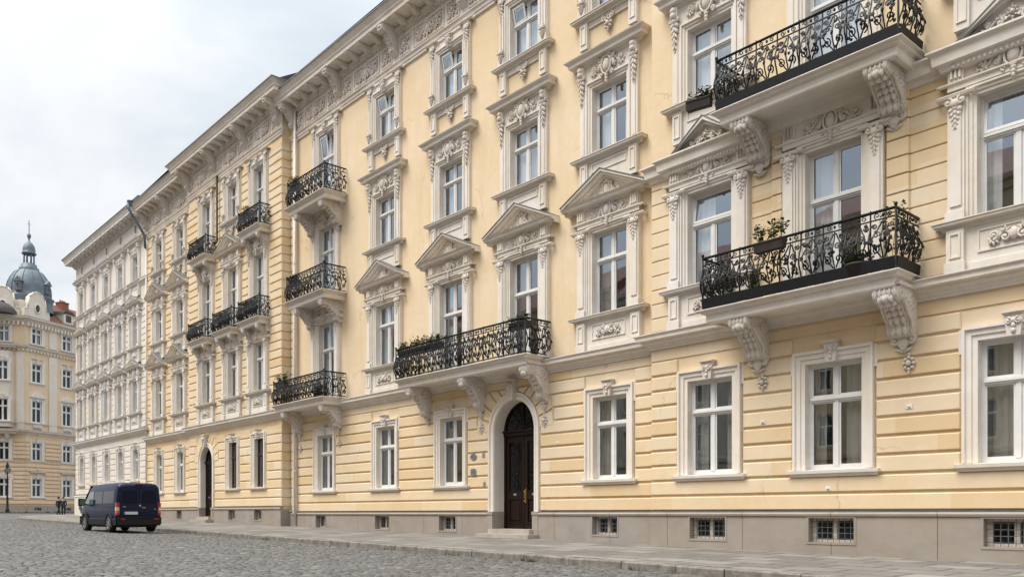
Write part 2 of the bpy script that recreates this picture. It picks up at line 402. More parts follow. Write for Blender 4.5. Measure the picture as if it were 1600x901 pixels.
def surround(kind, w, h, T, door, blk):
    """returns the meshes of one window dressing"""
    tr, cv = (M['trim'], M['carve']) if T == 'a' else (M['wtrim'], M['wtrim'])
    mats = [tr, M['lead'], cv]
    out = {}; a = w / 2
    b = MB()
    b.box(-a - .01, a + .01, -.22, -.03 if not door else 0.0, -.06, 0, 0)
    if kind == 'ground':
        b.architrave(w, h, ARC_G); keystone(b, h + .40, 1, 2)
        b.box(-a - .36, -a - .28, 0, .06, h - .25, h + .25); b.box(a + .28, a + .36, 0, .06, h - .25, h + .25)
    else:
        b.architrave(w, h, ARC); strips(b, kind, w, h, 0)
    out['window'] = b.mesh('window_surround', mats)
    # head
    b = MB(); c = MB(); tp = MB(); drops = []
    if kind == 'ped':
        e = a + .54
        b.box(-e, e, 0, .14, h + .201, h + .34); b.mould(-e, e, [(.14, h + .30), (.19, h + .33), (.19, h + .36), (0, h + .37)])
        b.box(-e, e, 0, .09, h + .36, h + .74)
        for q in (-1, 1):
            x0, x1 = sorted((q * (a + .22), q * (a + .52))); b.box(x0, x1, 0, .17, h + .37, h + .72)
            for i in range(3): c.tube([(x0 + .08 + .08 * i, .19, h + .42), (x0 + .08 + .08 * i, .19, h + .68)], .03, 5)
            drops.append((q * (a + .37), h - .02, .62, .3, .17))
            scroll(c, q * .16, h + .53, .56, .3, q, .11, 0, 2)
        cartouche(c, 0, h + .53, .98, .14)
        x = e - .02
        if not blk:
            b.mould(-x, x, [(0, h + .70), (.16, h + .72), (.18, h + .77), (.34, h + .79), (.36, h + .87), (.42, h + .9), (0, h + .91)], 0)
            A = x + .45; z0, z1 = h + .89, h + (1.66 if T == 'a' else 1.36); sl = (z1 - z0) / A
            for (t0, t1, pp, mm) in ((-.022, .0, .475, 1), (0, .07, .45, 0), (.07, .13, .39, 0), (.13, .2, .25, 0)):
                for q in (-1, 1):
                    b.prism([(q * (A - max(t0, 0) / sl * .0), z0 - t0), (0, z1 - t0), (0, z1 - t1), (q * A, z0 - t1)][::q], 0, pp * (1 if T == 'a' else .8), mm)
            b.prism([(-A + .2, z0), (A - .2, z0), (0, z1 - .15)], 0, .1, 0)
            cartouche(tp, 0, h + (1.14 if T == 'a' else 1.05), .85 if T == 'a' else .5, .15)
            for q in (-1, 1): scroll(tp, q * .1, h + 1.02, .5, .2, q, .13, 0, 2)
    elif kind == 'hood':
        e = a + .46
        b.box(-e, e, 0, .085, h + .201, h + .70)
        for q in (-1, 1):
            x0, x1 = sorted((q * (a + .24), q * (a + .466))); b.box(x0, x1, 0, .2, h + .42, h + .69)
            for i in range(2): c.ell(((x0 + x1) / 2, .2, h + .60 - .13 * i), (.1, .09, .1), 8, 5)
            drops.append((q * (a + .35), h + .40, .85 if T == 'a' else .6, .26 if T == 'a' else .2, .14 if T == 'a' else .1))
            scroll(c, q * .16, h + .44, .50, .34, q, .11, 0, 2)
        cartouche(c, 0, h + .42, 1.1 if T == 'a' else .7, .15 if T == 'a' else .11)
        if not blk:
            b.mould(-e, e, [(0, h + .66), (.13, h + .69), (.15, h + .74), (.30, h + .77), (.31, h + .86), (.40, h + .93), (.41, h + .96), (0, h + 1.0)], 0, 1)
    elif kind == 'top':
        e = a + .48
        b.box(-e, e, 0, .08, h + .201, h + .44)
        for q in (-1, 1):
            x0, x1 = sorted((q * (a + .2), q * (a + .5))); b.box(x0, x1, 0, .16, h + .32, h + .50); b.mould(x0, x1, [(.16, h + .46), (.22, h + .5), (0, h + .53)])
            drops += [(q * (a + .35), h + .30, .7, .22, .13), (q * (a + .34), .52, .34, .26, .17)]
        b.mould(-a - .2, a + .2, [(.08, h + .42), (.13, h + .45), (.13, h + .48), (0, h + .49)])
        keystone(c, h + .40, .9, 0, .1); cartouche(c, 0, h + .26, .5, .18)
    if b.v: out['pediment' if kind == 'ped' and not blk else 'hood'] = b.mesh('window_head', mats)
    # sill and apron
    b = MB(); cs = MB()
    if kind == 'ground':
        b.mould(-a - .26, a + .26, [(0, -.17), (.1, -.16), (.12, -.1), (.16, -.09), (.17, -.02), (0, 0)])
    elif not door:
        e = a + (.56 if kind == 'ped' else .48)
        pr = .16 if kind == 'ped' else .12
        b.mould(-e, e, [(0, -.18), (.10, -.17), (.13, -.1), (.24, -.08), (.25, -.025), (.27, -.02), (.27, 0), (0, .015)], 0, 1)
        if kind == 'ped':
            z0 = -1.06
            b.box(-e, e, 0, .07, z0, -.17)
            for q in (-1, 1):
                x0, x1 = sorted((q * (a + .22), q * (e + .004))); b.box(x0, x1, 0, .15, z0 + .22, -.17); b.box(x0 - .03, x1 + .03, 0, .18, z0, z0 + .22)
                panel_frame(b, x0 + .06, x1 - .06, z0 + .3, -.25, .15)
            panel_frame(b, -a + .02, a - .02, -.72, -.26, .07)
            for q in (-1, 1): scroll(cs, q * .05, -.49, .42, .34, q, .1, 0, 2)
            cs.ell((0, .12, -.49), (.09, .06, .13), 8, 5); b.box(-e - .02, e + .02, 0, .1, z0, z0 + .16)
        else:
            z0 = -1.0 if kind == 'hood' else -.95
            for q in (-1, 1):
                x0, x1 = sorted((q * (a + .14), q * (e - .04))); b.box(x0, x1, 0, .13, z0, -.17); panel_frame(b, x0 + .05, x1 - .05, z0 + .15, -.25, .13, 0, .03)
            if kind == 'hood': b.box(-a - .14, a + .14, 0, .06, z0, -.17); panel_frame(b, -a, a, -.5, -.24, .06)
            else: b.box(-a - .14, a + .14, 0, .05, -.35, -.17); rosette(cs, 0, -.52, .22, .08); volute(cs, -.14, -.34, .1, 1, .1, .03); volute(cs, .14, -.34, .1, -1, .1, .03)
    if b.v: out['sill'] = b.mesh('window_sill', mats)
    for nm, k_ in (('cartouche', c), ('tympanum_carving', tp), ('apron_carving', cs)):
        if k_.v: out[nm] = k_.mesh(nm, [cv], False)
    out['_drops'] = drops; out['_cv'] = cv
    return out


def sash(w, h, style, paint, glass='glass'):
    b = MB(); a = w / 2; P = -.27; F = .065
    tz = h * .665
    def bar(x0, x1, z0, z1, p0=-.33, p1=P): b.box(x0, x1, p0, p1, z0, z1)
    bar(-a, -a + F, 0, h); bar(a - F, a, 0, h); bar(-a + F, a - F, 0, F + .02); bar(-a + F, a - F, h - F, h)
    bar(-a + F, a - F, tz - .06, tz + .06, -.33, P + .03); b.box(-a + F, a - F, P, P + .06, tz - .02, tz + .03)
    bar(-.05, .05, F + .02, tz - .06, -.33, P + .012)
    if style != 'hopper': bar(-.05, .05, tz + .06, h - F, -.33, P + .01)
    t = .042
    def leaf(x0, x1, z0, z1, q=-.30):
        b.box(x0, x0 + t, q, P - .01, z0, z1); b.box(x1 - t, x1, q, P - .01, z0, z1); b.box(x0 + t, x1 - t, q, P - .01, z0, z0 + t); b.box(x0 + t, x1 - t, q, P - .01, z1 - t, z1)
    for s in (-1, 1):
        x0, x1 = sorted((s * .055, s * (a - F))); leaf(x0, x1, F + .02, tz - .06)
        if style == 'plain' or (style == 'tilt' and s > 0): leaf(x0, x1, tz + .06, h - F)
    g = MB()
    def pane(x0, x1, z0, z1, q=-.305, lean=0): g.add([(x0, q, z0), (x1, q, z0), (x1, q + lean, z1), (x0, q + lean, z1)], [(0, 1, 2, 3)])
    def tilted(x0, x1, z0, z1, lean):
        n = (0, 0)
        for (u0, u1, v0, v1) in ((x0, x1, z0, z0 + .06), (x0, x1, z1 - .06, z1), (x0, x0 + .06, z0 + .06, z1 - .06), (x1 - .06, x1, z0 + .06, z1 - .06)):
            f = lambda z: -.27 + lean * (z - z0) / (z1 - z0)
            b.add([(u0, f(v0), v0), (u1, f(v0), v0), (u1, f(v1), v1), (u0, f(v1), v1), (u0, f(v0) + .04, v0), (u1, f(v0) + .04, v0), (u1, f(v1) + .04, v1), (u0, f(v1) + .04, v1)],
                  [(0, 1, 2, 3), (4, 5, 6, 7), (0, 1, 5, 4), (1, 2, 6, 5), (2, 3, 7, 6), (3, 0, 4, 7)])
        pane(x0 + .05, x1 - .05, z0 + .05, z1 - .05, -.25, lean * .9)
    for s in (-1, 1):
        x0, x1 = sorted((s * .09, s * (a - F - .03))); pane(x0, x1, F + .05, tz - .09)
        if style == 'plain' or (style == 'tilt' and s > 0): pane(x0, x1, tz + .09, h - F - .03)
    if style == 'tilt': tilted(-a + F, -.05, tz + .06, h - F, .12)
    if style == 'hopper': tilted(-a + F, a - F, tz + .06, h - F, -.09)
    return b.mesh('window_frame', [paint]), g.mesh('window_pane', [M[glass]], False)


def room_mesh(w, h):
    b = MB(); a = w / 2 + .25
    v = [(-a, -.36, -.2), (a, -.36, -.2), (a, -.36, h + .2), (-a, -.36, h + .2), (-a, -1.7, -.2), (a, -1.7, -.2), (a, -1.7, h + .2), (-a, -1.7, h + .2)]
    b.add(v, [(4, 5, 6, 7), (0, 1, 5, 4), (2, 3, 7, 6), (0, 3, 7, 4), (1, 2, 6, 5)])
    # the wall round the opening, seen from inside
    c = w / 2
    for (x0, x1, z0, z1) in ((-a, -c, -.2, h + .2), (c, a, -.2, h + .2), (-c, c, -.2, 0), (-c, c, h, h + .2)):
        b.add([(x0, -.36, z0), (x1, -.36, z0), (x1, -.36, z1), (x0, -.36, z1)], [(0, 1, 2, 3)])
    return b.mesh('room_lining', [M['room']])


def curtain_mesh(w, h, style, seed, mt):
    rr = random.Random(seed); b = MB(); a = w / 2 - .02
    spans = {'sides': [(-a, -a * .42), (a * .42, a)], 'full': [(-a, a)], 'left': [(-a, -a * .1)], 'half': [(-a, -a * .55), (a * .2, a)], 'right': [(a * .1, a)]}[style]
    for x0, x1 in spans:
        n = max(8, int((x1 - x0) / .025)); vs = []
        f1, f2 = rr.uniform(30, 45), rr.uniform(70, 95); ph = rr.uniform(0, 6)
        for i in range(n + 1):
            x = x0 + (x1 - x0) * i / n; q = -.47 + .022 * sin(x * f1 + ph) + .012 * sin(x * f2)
            vs += [(x, q, .05), (x, q - .01, h - .02)]
        b.add(vs, [(2 * i, 2 * i + 1, 2 * i + 3, 2 * i + 2) for i in range(n)], 0, True)
    return b.mesh('curtain', [mt], False)


class Bld:
    def __init__(s, name, label, cat, ox, zb, loc=None, rz=0, group=None):
        s.o = Vector((ox, 0, zb)) if loc is None else Vector((0, 0, zb))
        s.root = link(name, None, s.o if loc is None else loc, None, rz); thing(s.root, label, cat, group)
        s.off = s.o if loc is None else Vector((0, 0, zb)); s.holes = []
    def P(s, name, mesh, x=0, p=0, z=0, parent=None, rz=0):
        if parent is None: return link(name, mesh, Vector((x, -p, z)) - s.off, s.root, rz)
        return link(name, mesh, (x, -p, z), parent, rz)


RW = random.Random(5)
def window(B, X, p, zb, w, h, kind, T='a', door=False, blk=False, style='plain', paint='white', cur='auto', hole=True, rz=0, ctype='curtain', glass='glass'):
    D_ = cached(('s', kind, w, round(h, 3), T, door, blk), lambda: surround(kind, w, h, T, door, blk))
    wo = B.P('window', D_['window'], X, p, zb, rz=rz)
    for nm in ('pediment', 'hood', 'sill', 'cartouche', 'tympanum_carving', 'apron_carving'):
        if nm in D_: B.P(nm, D_[nm], parent=wo)
    for (dx, dz, L, wd, dp) in D_['_drops']:
        def mk():
            d = MB(); pendant(d, 0, 0, L, wd, 0); return d.mesh('pendant', [D_['_cv']], False)
        B.P('pendant', cached(('pd', L, wd, T), mk), dx, dp, dz, parent=wo)
    fr, pn = cached(('f', w, round(h, 3), style, paint, glass), lambda: sash(w, h, style, M[paint], glass))
    IN = .115
    B.P('frame', fr, 0, IN, 0, parent=wo); B.P('pane', pn, 0, IN, 0, parent=wo)
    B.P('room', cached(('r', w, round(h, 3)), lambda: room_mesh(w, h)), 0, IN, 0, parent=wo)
    if cur == 'auto': cur = RW.choice(['sides', 'full', 'half', 'sides', 'left'])
    if cur:
        sd = RW.randint(0, 3)
        B.P('curtain', cached(('c', w, round(h, 3), cur, sd, ctype), lambda: curtain_mesh(w, h, cur, sd, M[ctype])), 0, IN, 0, parent=wo)
    if hole: B.holes.append((X - w / 2 - .005, X + w / 2 + .005, zb - .03, zb + h + .005))
    return wo


# ------------------------------------------------------------------ walls
def wall_panel(b, x0, x1, z0, z1, p, holes, m=0):
    hs = [q for q in holes if q[0] < x1 and q[1] > x0 and q[2] < z1 and q[3] > z0]
    xs = sorted({x0, x1} | {min(max(v, x0), x1) for q in hs for v in q[:2]}); zs = sorted({z0, z1} | {min(max(v, z0), z1) for q in hs for v in q[2:]})
    for i in range(len(xs) - 1):
        run = None
        for j in range(len(zs)):
            solid = False
            if j < len(zs) - 1:
                cx, cz = (xs[i] + xs[i + 1]) / 2, (zs[j] + zs[j + 1]) / 2
                solid = not any(q[0] < cx < q[1] and q[2] < cz < q[3] for q in hs)
            if solid and run is None: run = zs[j]
            if not solid and run is not None:
                b.add([(xs[i], p, run), (xs[i + 1], p, run), (xs[i + 1], p, zs[j]), (xs[i], p, zs[j])], [(0, 1, 2, 3)], m); run = None


def courses(b, x0, x1, z0, n, pitch, p, dp, ex, arches=(), gap=.06, ch=.022, m=0, last=None):
    """raised plaster courses with chamfered edges; ex = [(xa, xb, za, zb)] kept clear"""
    for i in range(n):
        za, zb = z0 + i * pitch + gap / 2, z0 + (i + 1) * pitch - gap / 2
        cuts = []
        for q in ex:
            if q[2] < zb - .02 and q[3] > za + .02: cuts.append((q[0], q[1]))
        for (c, ro, sp, rv) in arches:
            if za < sp: cuts.append((c - ro, c + ro)) if zb < sp + .1 else cuts.append((c - ro - .02, c + ro + .02))
            elif za < sp + rv: hw = sqrt(max(rv * rv - (za - sp) ** 2, 0)); cuts.append((c - hw, c + hw))
        segs = [(x0, x1)]
        for c0, c1 in cuts:
            ns = []
            for s0, s1 in segs:
                if c1 <= s0 or c0 >= s1: ns.append((s0, s1)); continue
                if c0 > s0: ns.append((s0, c0))
                if c1 < s1: ns.append((c1, s1))
            segs = ns
        for s0, s1 in segs:
            if s1 - s0 > .08: b.cbox(s0, s1, p - .001, p + dp, za, zb, ch, m)


def arch_fill(b, c, ro, sp, zt, p, m=0):
    """wall left over between the arch and the rectangle cut for it"""
    n = 16
    for i in range(n):
        a0, a1 = pi * i / n, pi * (i + 1) / n
        q0, q1 = (c + ro * cos(a0), sp + ro * sin(a0)), (c + ro * cos(a1), sp + ro * sin(a1))
        b.add([(q0[0], p, q0[1]), (q1[0], p, q1[1]), (q1[0], p, zt), (q0[0], p, zt)], [(0, 1, 2, 3)], m)


def voussoirs(b, c, ri, ro, sp, p, m=0, n=11, zmax=5.18):
    for i in range(n):
        a0, a1 = pi * i / n + .025, pi * (i + 1) / n - .025
        if i == n // 2: continue
        k = 4; inn = [(c + ri * cos(a0 + (a1 - a0) * j / k), sp + ri * sin(a0 + (a1 - a0) * j / k)) for j in range(k + 1)]
        out = [(c + ro * cos(a1 - (a1 - a0) * j / k), min(zmax, sp + ro * sin(a1 - (a1 - a0) * j / k))) for j in range(k + 1)]
        inn = [(x, min(zmax - .02, z)) for x, z in inn]
        b.prism(inn + out, p, p + .064, m)


def arch_path(hw, sp, z0, n=18):
    path = [(-hw, z0), (-hw, sp)]; nr = [(-1, 0), (-1, 0)]
    for i in range(1, n):
        a = pi - pi * i / n; path.append((hw * cos(a), sp + hw * sin(a))); nr.append((cos(a), sin(a)))
    return path + [(hw, sp), (hw, z0)], nr + [(1, 0), (1, 0)]


def entrance(B, X, p, z0, hw, sp, T='a', deep=.42, band=.26, pz=1.08):
    """arched portal: surround, double door with glazed upper panels, fanlight with iron tracery, steps"""
    b = MB(); path, nr = arch_path(hw, sp, pz + .02)
    b.frame_sweep(path, nr, [(0, -deep), (0, .03), (.03, .08), (.09, .08), (.11, .06), (.18, .06), (.2, .11), (band, .11), (band + .01, 0)])
    ks = MB()
    for q in (-1, 1):
        x0, x1 = sorted((q * hw, q * (hw + band + .01))); b.box(x0, x1, -deep, .135, z0 - .5, pz - .08, 1); b.box(x0 - .012, x1 + .012, -deep, .155, pz - .08, pz + .02, 1)
    o = B.P('door', b.mesh('portal_surround', [M['trim'], M['plinth']]), X, p, 0)
    ks.prism([(-.14, sp + hw - .02), (.14, sp + hw - .02), (.22, sp + hw + .62), (-.22, sp + hw + .62)], 0, .24)
    ks.box(-.25, .25, 0, .28, sp + hw + .62, sp + hw + .68)
    for q in (-1, 1): volute(ks, q * .1, sp + hw + .47, .1, q, .26, .03)
    pendant(ks, 0, sp + hw + .45, .4, .2, .24)
    B.P('keystone', ks.mesh('portal_keystone', [M['carve']]), parent=o)
    q0 = -deep
    d = MB()
    d.box(-hw, hw, q0 - .06, q0 + .05, sp - .12, sp + .05); d.mould(-hw, hw, [(.05, sp - .02), (.10, sp), (.10, sp + .05), (.0, sp + .07)], 0, None, False, q0)
    d.box(-hw, -hw + .08, q0 - .06, q0 + .02, z0, sp - .12); d.box(hw - .08, hw, q0 - .06, q0 + .02, z0, sp - .12)
    d.frame_sweep(*arch_path(hw - .11, sp + .05, sp + .05), [(0, q0 - .05), (0, q0 + .03), (.12, q0 + .03), (.12, q0 - .05)])
    B.P('door_frame', d.mesh('door_frame', [M['door']]), parent=o)
    H = sp - .12 - z0
    for s in (-1, 1):
        l = MB(); x0, x1 = sorted((s * .01, s * (hw - .085))); g = .13
        def pr(a, c, e, f, q=q0 - .02, m=0): l.box(a, c, q0 - .06, q, e, f, m)
        zg0, zg1 = z0 + H * .40, z0 + H - .2
        pr(x0, x0 + g, z0, z0 + H); pr(x1 - g, x1, z0, z0 + H)
        for (e, f) in ((z0, z0 + .18), (z0 + H * .33, zg0), (zg1, z0 + H)): pr(x0 + g, x1 - g, e, f)
        l.box(x0 + g, x1 - g, q0 - .055, q0 - .045, z0 + .18, z0 + H * .33)
        panel_frame(l, x0 + g, x1 - g, z0 + .18, z0 + H * .33, q0 - .045, 0, .05, .04); l.cbox(x0 + g + .1, x1 - g - .1, q0 - .045, q0 - .02, z0 + .28, z0 + H * .33 - .1, .015)
        panel_frame(l, x0 + g, x1 - g, zg0, zg1, q0 - .04, 0, .03, .035)
        l.box(x0 + .02, x1 - .02, q0 - .02, q0 + .0, z0, z0 + .14)
        l.cbox((x0 + x1) / 2 - .07, (x0 + x1) / 2 + .07, q0 - .02, q0 - .005, z0 + H * .355, z0 + H * .38, .004, 1)
        lo = B.P('door_leaf', l.mesh('door_leaf', [M['door'], M['plate']]), parent=o)
        gr = MB(); xm = (x0 + x1) / 2
        for k in range(7):
            zc = zg0 + (zg1 - zg0) * (k + .5) / 7
            for t in (-1, 1): volute(gr, xm + t * .085, zc, .085, t * (1 if k % 2 else -1), q0 - .035, .012, pi / 2)
        gr.tube([(xm, q0 - .035, zg0), (xm, q0 - .035, zg1)], .011, 4)
    gl = MB(); gl.add([(-hw + .1, q0 - .05, z0 + H * .38), (hw - .1, q0 - .05, z0 + H * .38), (hw - .1, q0 - .05, z0 + H - .15), (-hw + .1, q0 - .05, z0 + H - .15)], [(0, 1, 2, 3)])
    n = 14; gl.add([(hw * .97 * cos(pi * i / n), q0 - .02, sp + .04 + hw * .97 * sin(pi * i / n)) for i in range(n + 1)], [tuple(range(n + 1))])
    B.P('pane', gl.mesh('door_pane', [M['glass_far']], False), parent=o)
    gr2 = MB()
    for s in (-1, 1):
        xm = s * hw * .5
        for k in range(8):
            zc = z0 + H * .42 + H * .50 * (k + .5) / 8
            for t in (-1, 1): volute(gr2, xm + t * .09, zc, .09, t * (1 if k % 2 else -1), q0 - .03, .013, pi / 2)
        gr2.tube([(xm, q0 - .03, z0 + H * .4), (xm, q0 - .03, z0 + H * .94)], .012, 4)
    for i in range(1, 8):
        a = pi * i / 8; gr2.tube([(.12 * cos(a), q0 + .01, sp + .05 + .12 * sin(a)), ((hw - .1) * cos(a), q0 + .01, sp + .05 + (hw - .1) * sin(a))], .014, 4)
        volute(gr2, hw * .62 * cos(a - .19), sp + .05 + hw * .62 * sin(a - .19), .1, 1 if i % 2 else -1, q0 + .01, .013, a)
    for rr_ in (.14, .42): gr2.tube([(hw * rr_ * cos(pi * i / 14), q0 + .01, sp + .05 + hw * rr_ * sin(pi * i / 14)) for i in range(15)], .016, 4)
    gr2.tube([(0, q0 + .02, sp), (0, q0 + .02, sp + hw * .95)], .03, 6)
    B.P('grille', gr2.mesh('door_grille', [M['iron']], False), parent=o)
    dk = MB(); dk.box(-hw - .02, hw + .02, q0 - 1.6, q0 - 1.55, z0, sp + hw + .1)
    for s in (-1, 1): dk.box(s * (hw + .02), s * (hw + .06), q0 - 1.6, q0 - .07, z0, sp + hw + .1)
    dk.box(-hw, hw, q0 - 1.6, q0 - .07, sp + hw + .04, sp + hw + .1); dk.box(-hw, hw, q0 - 1.6, q0 - .07, z0 - .04, z0)
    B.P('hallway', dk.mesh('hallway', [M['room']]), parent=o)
    hd = MB(); hd.tube([(.09, q0 + .03, z0 + 1.0), (.09, q0 + .06, z0 + 1.03), (.09, q0 + .06, z0 + 1.27), (.09, q0 + .03, z0 + 1.3)], .014, 6); hd.ell((.09, q0 + .05, z0 + .93), (.03, .03, .03), 8, 5); hd.box(.06, .12, q0 - .02, q0 + .0, z0 + .86, z0 + 1.36)
    B.P('handle', hd.mesh('door_handle', [M['brass']]), parent=o)
    B.holes.append((X - hw - band + .05, X + hw + band - .05, z0 - .6, sp + hw + band))
    return o


def basement(B, X, p, z0, w=1.0, h=.54):
    b = MB(); a = w / 2
    b.frame_sweep([(-a, 0), (-a, h), (a, h), (a, 0), (-a, 0)], [(-1, -1), (-1, 1), (1, 1), (1, -1), (-1, -1)], [(0, -.24), (0, .012), (.05, .012), (.05, 0)])
    o = B.P('basement_window', b.mesh('basement_surround', [M['plinth']]), X, p, z0)
    f = MB(); t = .06
    f.box(-a, a, -.26, -.19, 0, t); f.box(-a, a, -.26, -.19, h - t, h); f.box(-a, -a + t + .04, -.26, -.19, t, h - t); f.box(a - t, a, -.26, -.19, t, h - t); f.box(-.05, .05, -.26, -.185, t, h - t)
    B.P('frame', f.mesh('basement_frame', [M['fpale']]), parent=o)
    g = MB(); g.add([(-a, -.235, 0), (a, -.235, 0), (a, -.235, h), (-a, -.235, h)], [(0, 1, 2, 3)]); B.P('pane', g.mesh('basement_pane', [M['glass_far']], False), parent=o)
    r = MB()
    n = int(w / .13)
    for i in range(1, n): x = -a + w * i / n; r.tube([(x, -.12, -.02), (x, -.12, h)], .009, 4)
    for k in (.15, .38, .61, .84): r.tube([(-a, -.12, h * k), (a, -.12, h * k)], .009, 4)
    B.P('grille', r.mesh('basement_grille', [M['lead']], False), parent=o)
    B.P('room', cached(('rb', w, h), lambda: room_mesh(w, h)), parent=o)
    B.holes.append((X - a - .005, X + a + .005, z0 - .005, z0 + h + .005))


# ------------------------------------------------------------------ balconies
def railing(w, dep, h, seed, kick=0):
    """wrought iron railing with a bellied foot, scrolls and leaves; plan: back-left, front-left, front-right, back-right"""
    rr = random.Random(seed); b = MB(); a = w / 2
    runs = [((-a, .02), (-a, dep), (-1, 0)), ((-a, dep), (a, dep), (0, 1)), ((a, dep), (a, .02), (1, 0))]
    zb = .07 + kick
    def belly(z):
        u = max(0, min(1, (z - zb) / (h - zb))); return .11 * sin(pi * min(1, u * 1.25)) ** 2 * (1 - u) * 1.6
    for (A, Bp, out) in runs:
        L = sqrt((Bp[0] - A[0]) ** 2 + (Bp[1] - A[1]) ** 2); dx, dp = (Bp[0] - A[0]) / L, (Bp[1] - A[1]) / L
        def P(s, z, o=0): q = belly(z) + o; return (A[0] + dx * s + out[0] * q, A[1] + dp * s + out[1] * q, z)
        def line(pts, r, n=4): b.tube([P(s, z) for s, z in pts], r, n)
        def sp(cs, cz, r, side, a0, r_=.0165, turns=1.3): line([(cs + (r - r * .8 * i / 11) * cos(a0 + side * turns * 2 * pi * i / 11), cz + (r - r * .8 * i / 11) * sin(a0 + side * turns * 2 * pi * i / 11)) for i in range(12)], r_)
        line([(0, h), (L, h)], .033, 6); line([(0, h - .17), (L, h - .17)], .018); line([(0, zb), (L, zb)], .022)
        if kick:
            b.add([(A[0] + out[0] * .02, A[1] + out[1] * .02, .03), (Bp[0] + out[0] * .02, Bp[1] + out[1] * .02, .03), (Bp[0] + out[0] * .05, Bp[1] + out[1] * .05, zb), (A[0] + out[0] * .05, A[1] + out[1] * .05, zb)], [(0, 1, 2, 3)])
            for i in range(int(L / .16)): sp((i + .5) * .16, .03 + kick * .6, .06, 1 if i % 2 else -1, rr.uniform(0, 6), .014)
        nm = max(1, round(L / .52)); mw = L / nm
        for k in range(nm):
            s0 = k * mw; c = s0 + mw / 2
            line([(s0, zb + (h - zb) * i / 8) for i in range(9)], .018)
            if k % 2 == 0:
                b.tube([P(s0, .03), P(s0, h)], .017, 4); b.tube([P(s0, h), P(s0, h + .05)], .014, 4)
            H = h - .17 - zb
            line([(c, zb + H * i / 8) for i in range(9)], .016)
            for q in (-1, 1):
                # long S from the foot to the band, curling at both ends
                n = 14; pts = [(c + q * mw * (.06 + .36 * sin(pi * i / n * 1.0) ** 1.3 * (1 - .35 * i / n)) + rr.uniform(-.008, .008), zb + H * (.04 + .9 * i / n)) for i in range(n + 1)]
                line(pts, .0175)
                sp(c + q * mw * .24, zb + H * .24, mw * .17, q, -pi / 2 * q + rr.uniform(-.5, .5))
                sp(c + q * mw * .20, zb + H * .60, mw * .15, -q, rr.uniform(-.6, .6))
                sp(c + q * mw * .34, zb + H * .83, mw * .12, q, pi + rr.uniform(-.6, .6))
                sp(c + q * mw * .38, zb + H * .46, mw * .09, -q, rr.uniform(0, 6))
                sp(c + q * mw * .25, h - .085, .065, q, rr.uniform(0, 6), .012)
                for _ in range(6):
                    ss, zz = c + q * mw * rr.uniform(.05, .45), zb + H * rr.uniform(.08, .95); pp = P(ss, zz)
                    b.ell(pp, (.02 + abs(dx) * .016, .022, .042), 5, 4, 0, rr.uniform(-1.2, 1.2))
            b.ell(P(c, zb + H * .45, .01), (.035, .03, .06), 6, 4); b.ell(P(c, h - .085), (.03, .03, .04), 6, 4)
    for x in (-a, a):
        b.tube([(x, dep, .0), (x, dep, h + .04)], .024, 6); b.ell((x, dep, h + .07), (.04, .04, .045), 8, 5)
    return b.mesh('railing', [M['iron']], False)


CONS = [(0, 0), (.90, 0), (1.0, -.05), (1.03, -.15), (.98, -.26), (.87, -.31), (.76, -.29), (.64, -.36), (.52, -.50), (.42, -.62), (.33, -.70), (.29, -.80), (.31, -.90), (.25, -1.0), (.13, -1.06), (0, -1.08)]
def bracket(dep, hgt, wd):
    b = MB(); a = wd / 2; sx, sz = dep / 1.03, hgt / 1.08
    pr = [(p * sx, z * sz) for p, z in CONS]
    b.xprism(pr, -a, a)
    b.box(-a - .05, a + .05, 0, dep * .98, -.002, .07)
    for q in (-1, 1):   # volutes on the cheeks
        def sp(cp, cz, r, a0, side): b.tube([(q * a, cp + (r - r * .82 * i / 16) * cos(a0 + side * 2.9 * pi * i / 16), cz + (r - r * .82 * i / 16) * sin(a0 + side * 2.9 * pi * i / 16)) for i in range(17)], .028, 5)
        sp(.85 * sx, -.16 * sz, .14 * sx, pi / 2, -1); sp(.19 * sx, -.86 * sz, .10 * sx, pi, 1); sp(.28 * sx, -.28 * sz, .2 * sz, 0, 1)
        b.tube([(q * a, p * sx, z * sz) for p, z in CONS[6:13]], .03, 5)
        for i in range(4): b.ell((q * a, (.62 - .1 * i) * sx, (-.22 - .07 * i) * sz), (.03, .07, .05), 6, 4)
        b.tube([(q * (a - .02), p * sx * 1.01, z * sz) for p, z in CONS[2:14]], .026, 5)
    for x_ in (-.8, -.4, 0, .4, .8): b.tube([(x_ * a, .87 * sx + .165 * sx * cos(t * .5), -.155 * sz + .16 * sz * sin(t * .5)) for t in range(-6, 5)], .028, 5)
    for i in range(4, 13):  # acanthus on the face
        p, z = CONS[i]
        for q, rr_ in ((-.42, .26), (0, .34), (.42, .26)): b.ell((q * a, p * sx + .012, z * sz - .01), (a * rr_, .05 if q else .07, .10 + .03 * (i % 2)), 6, 4, 0, q * .7)
    for q in (-.72, .72): b.tube([(q * a, p * sx + .012, z * sz) for p, z in CONS[2:14]], .03, 5)
    pendant(b, 0, -hgt * .95, .26, wd * .8, .1)
    return b.mesh('bracket', [M['carve']], False)


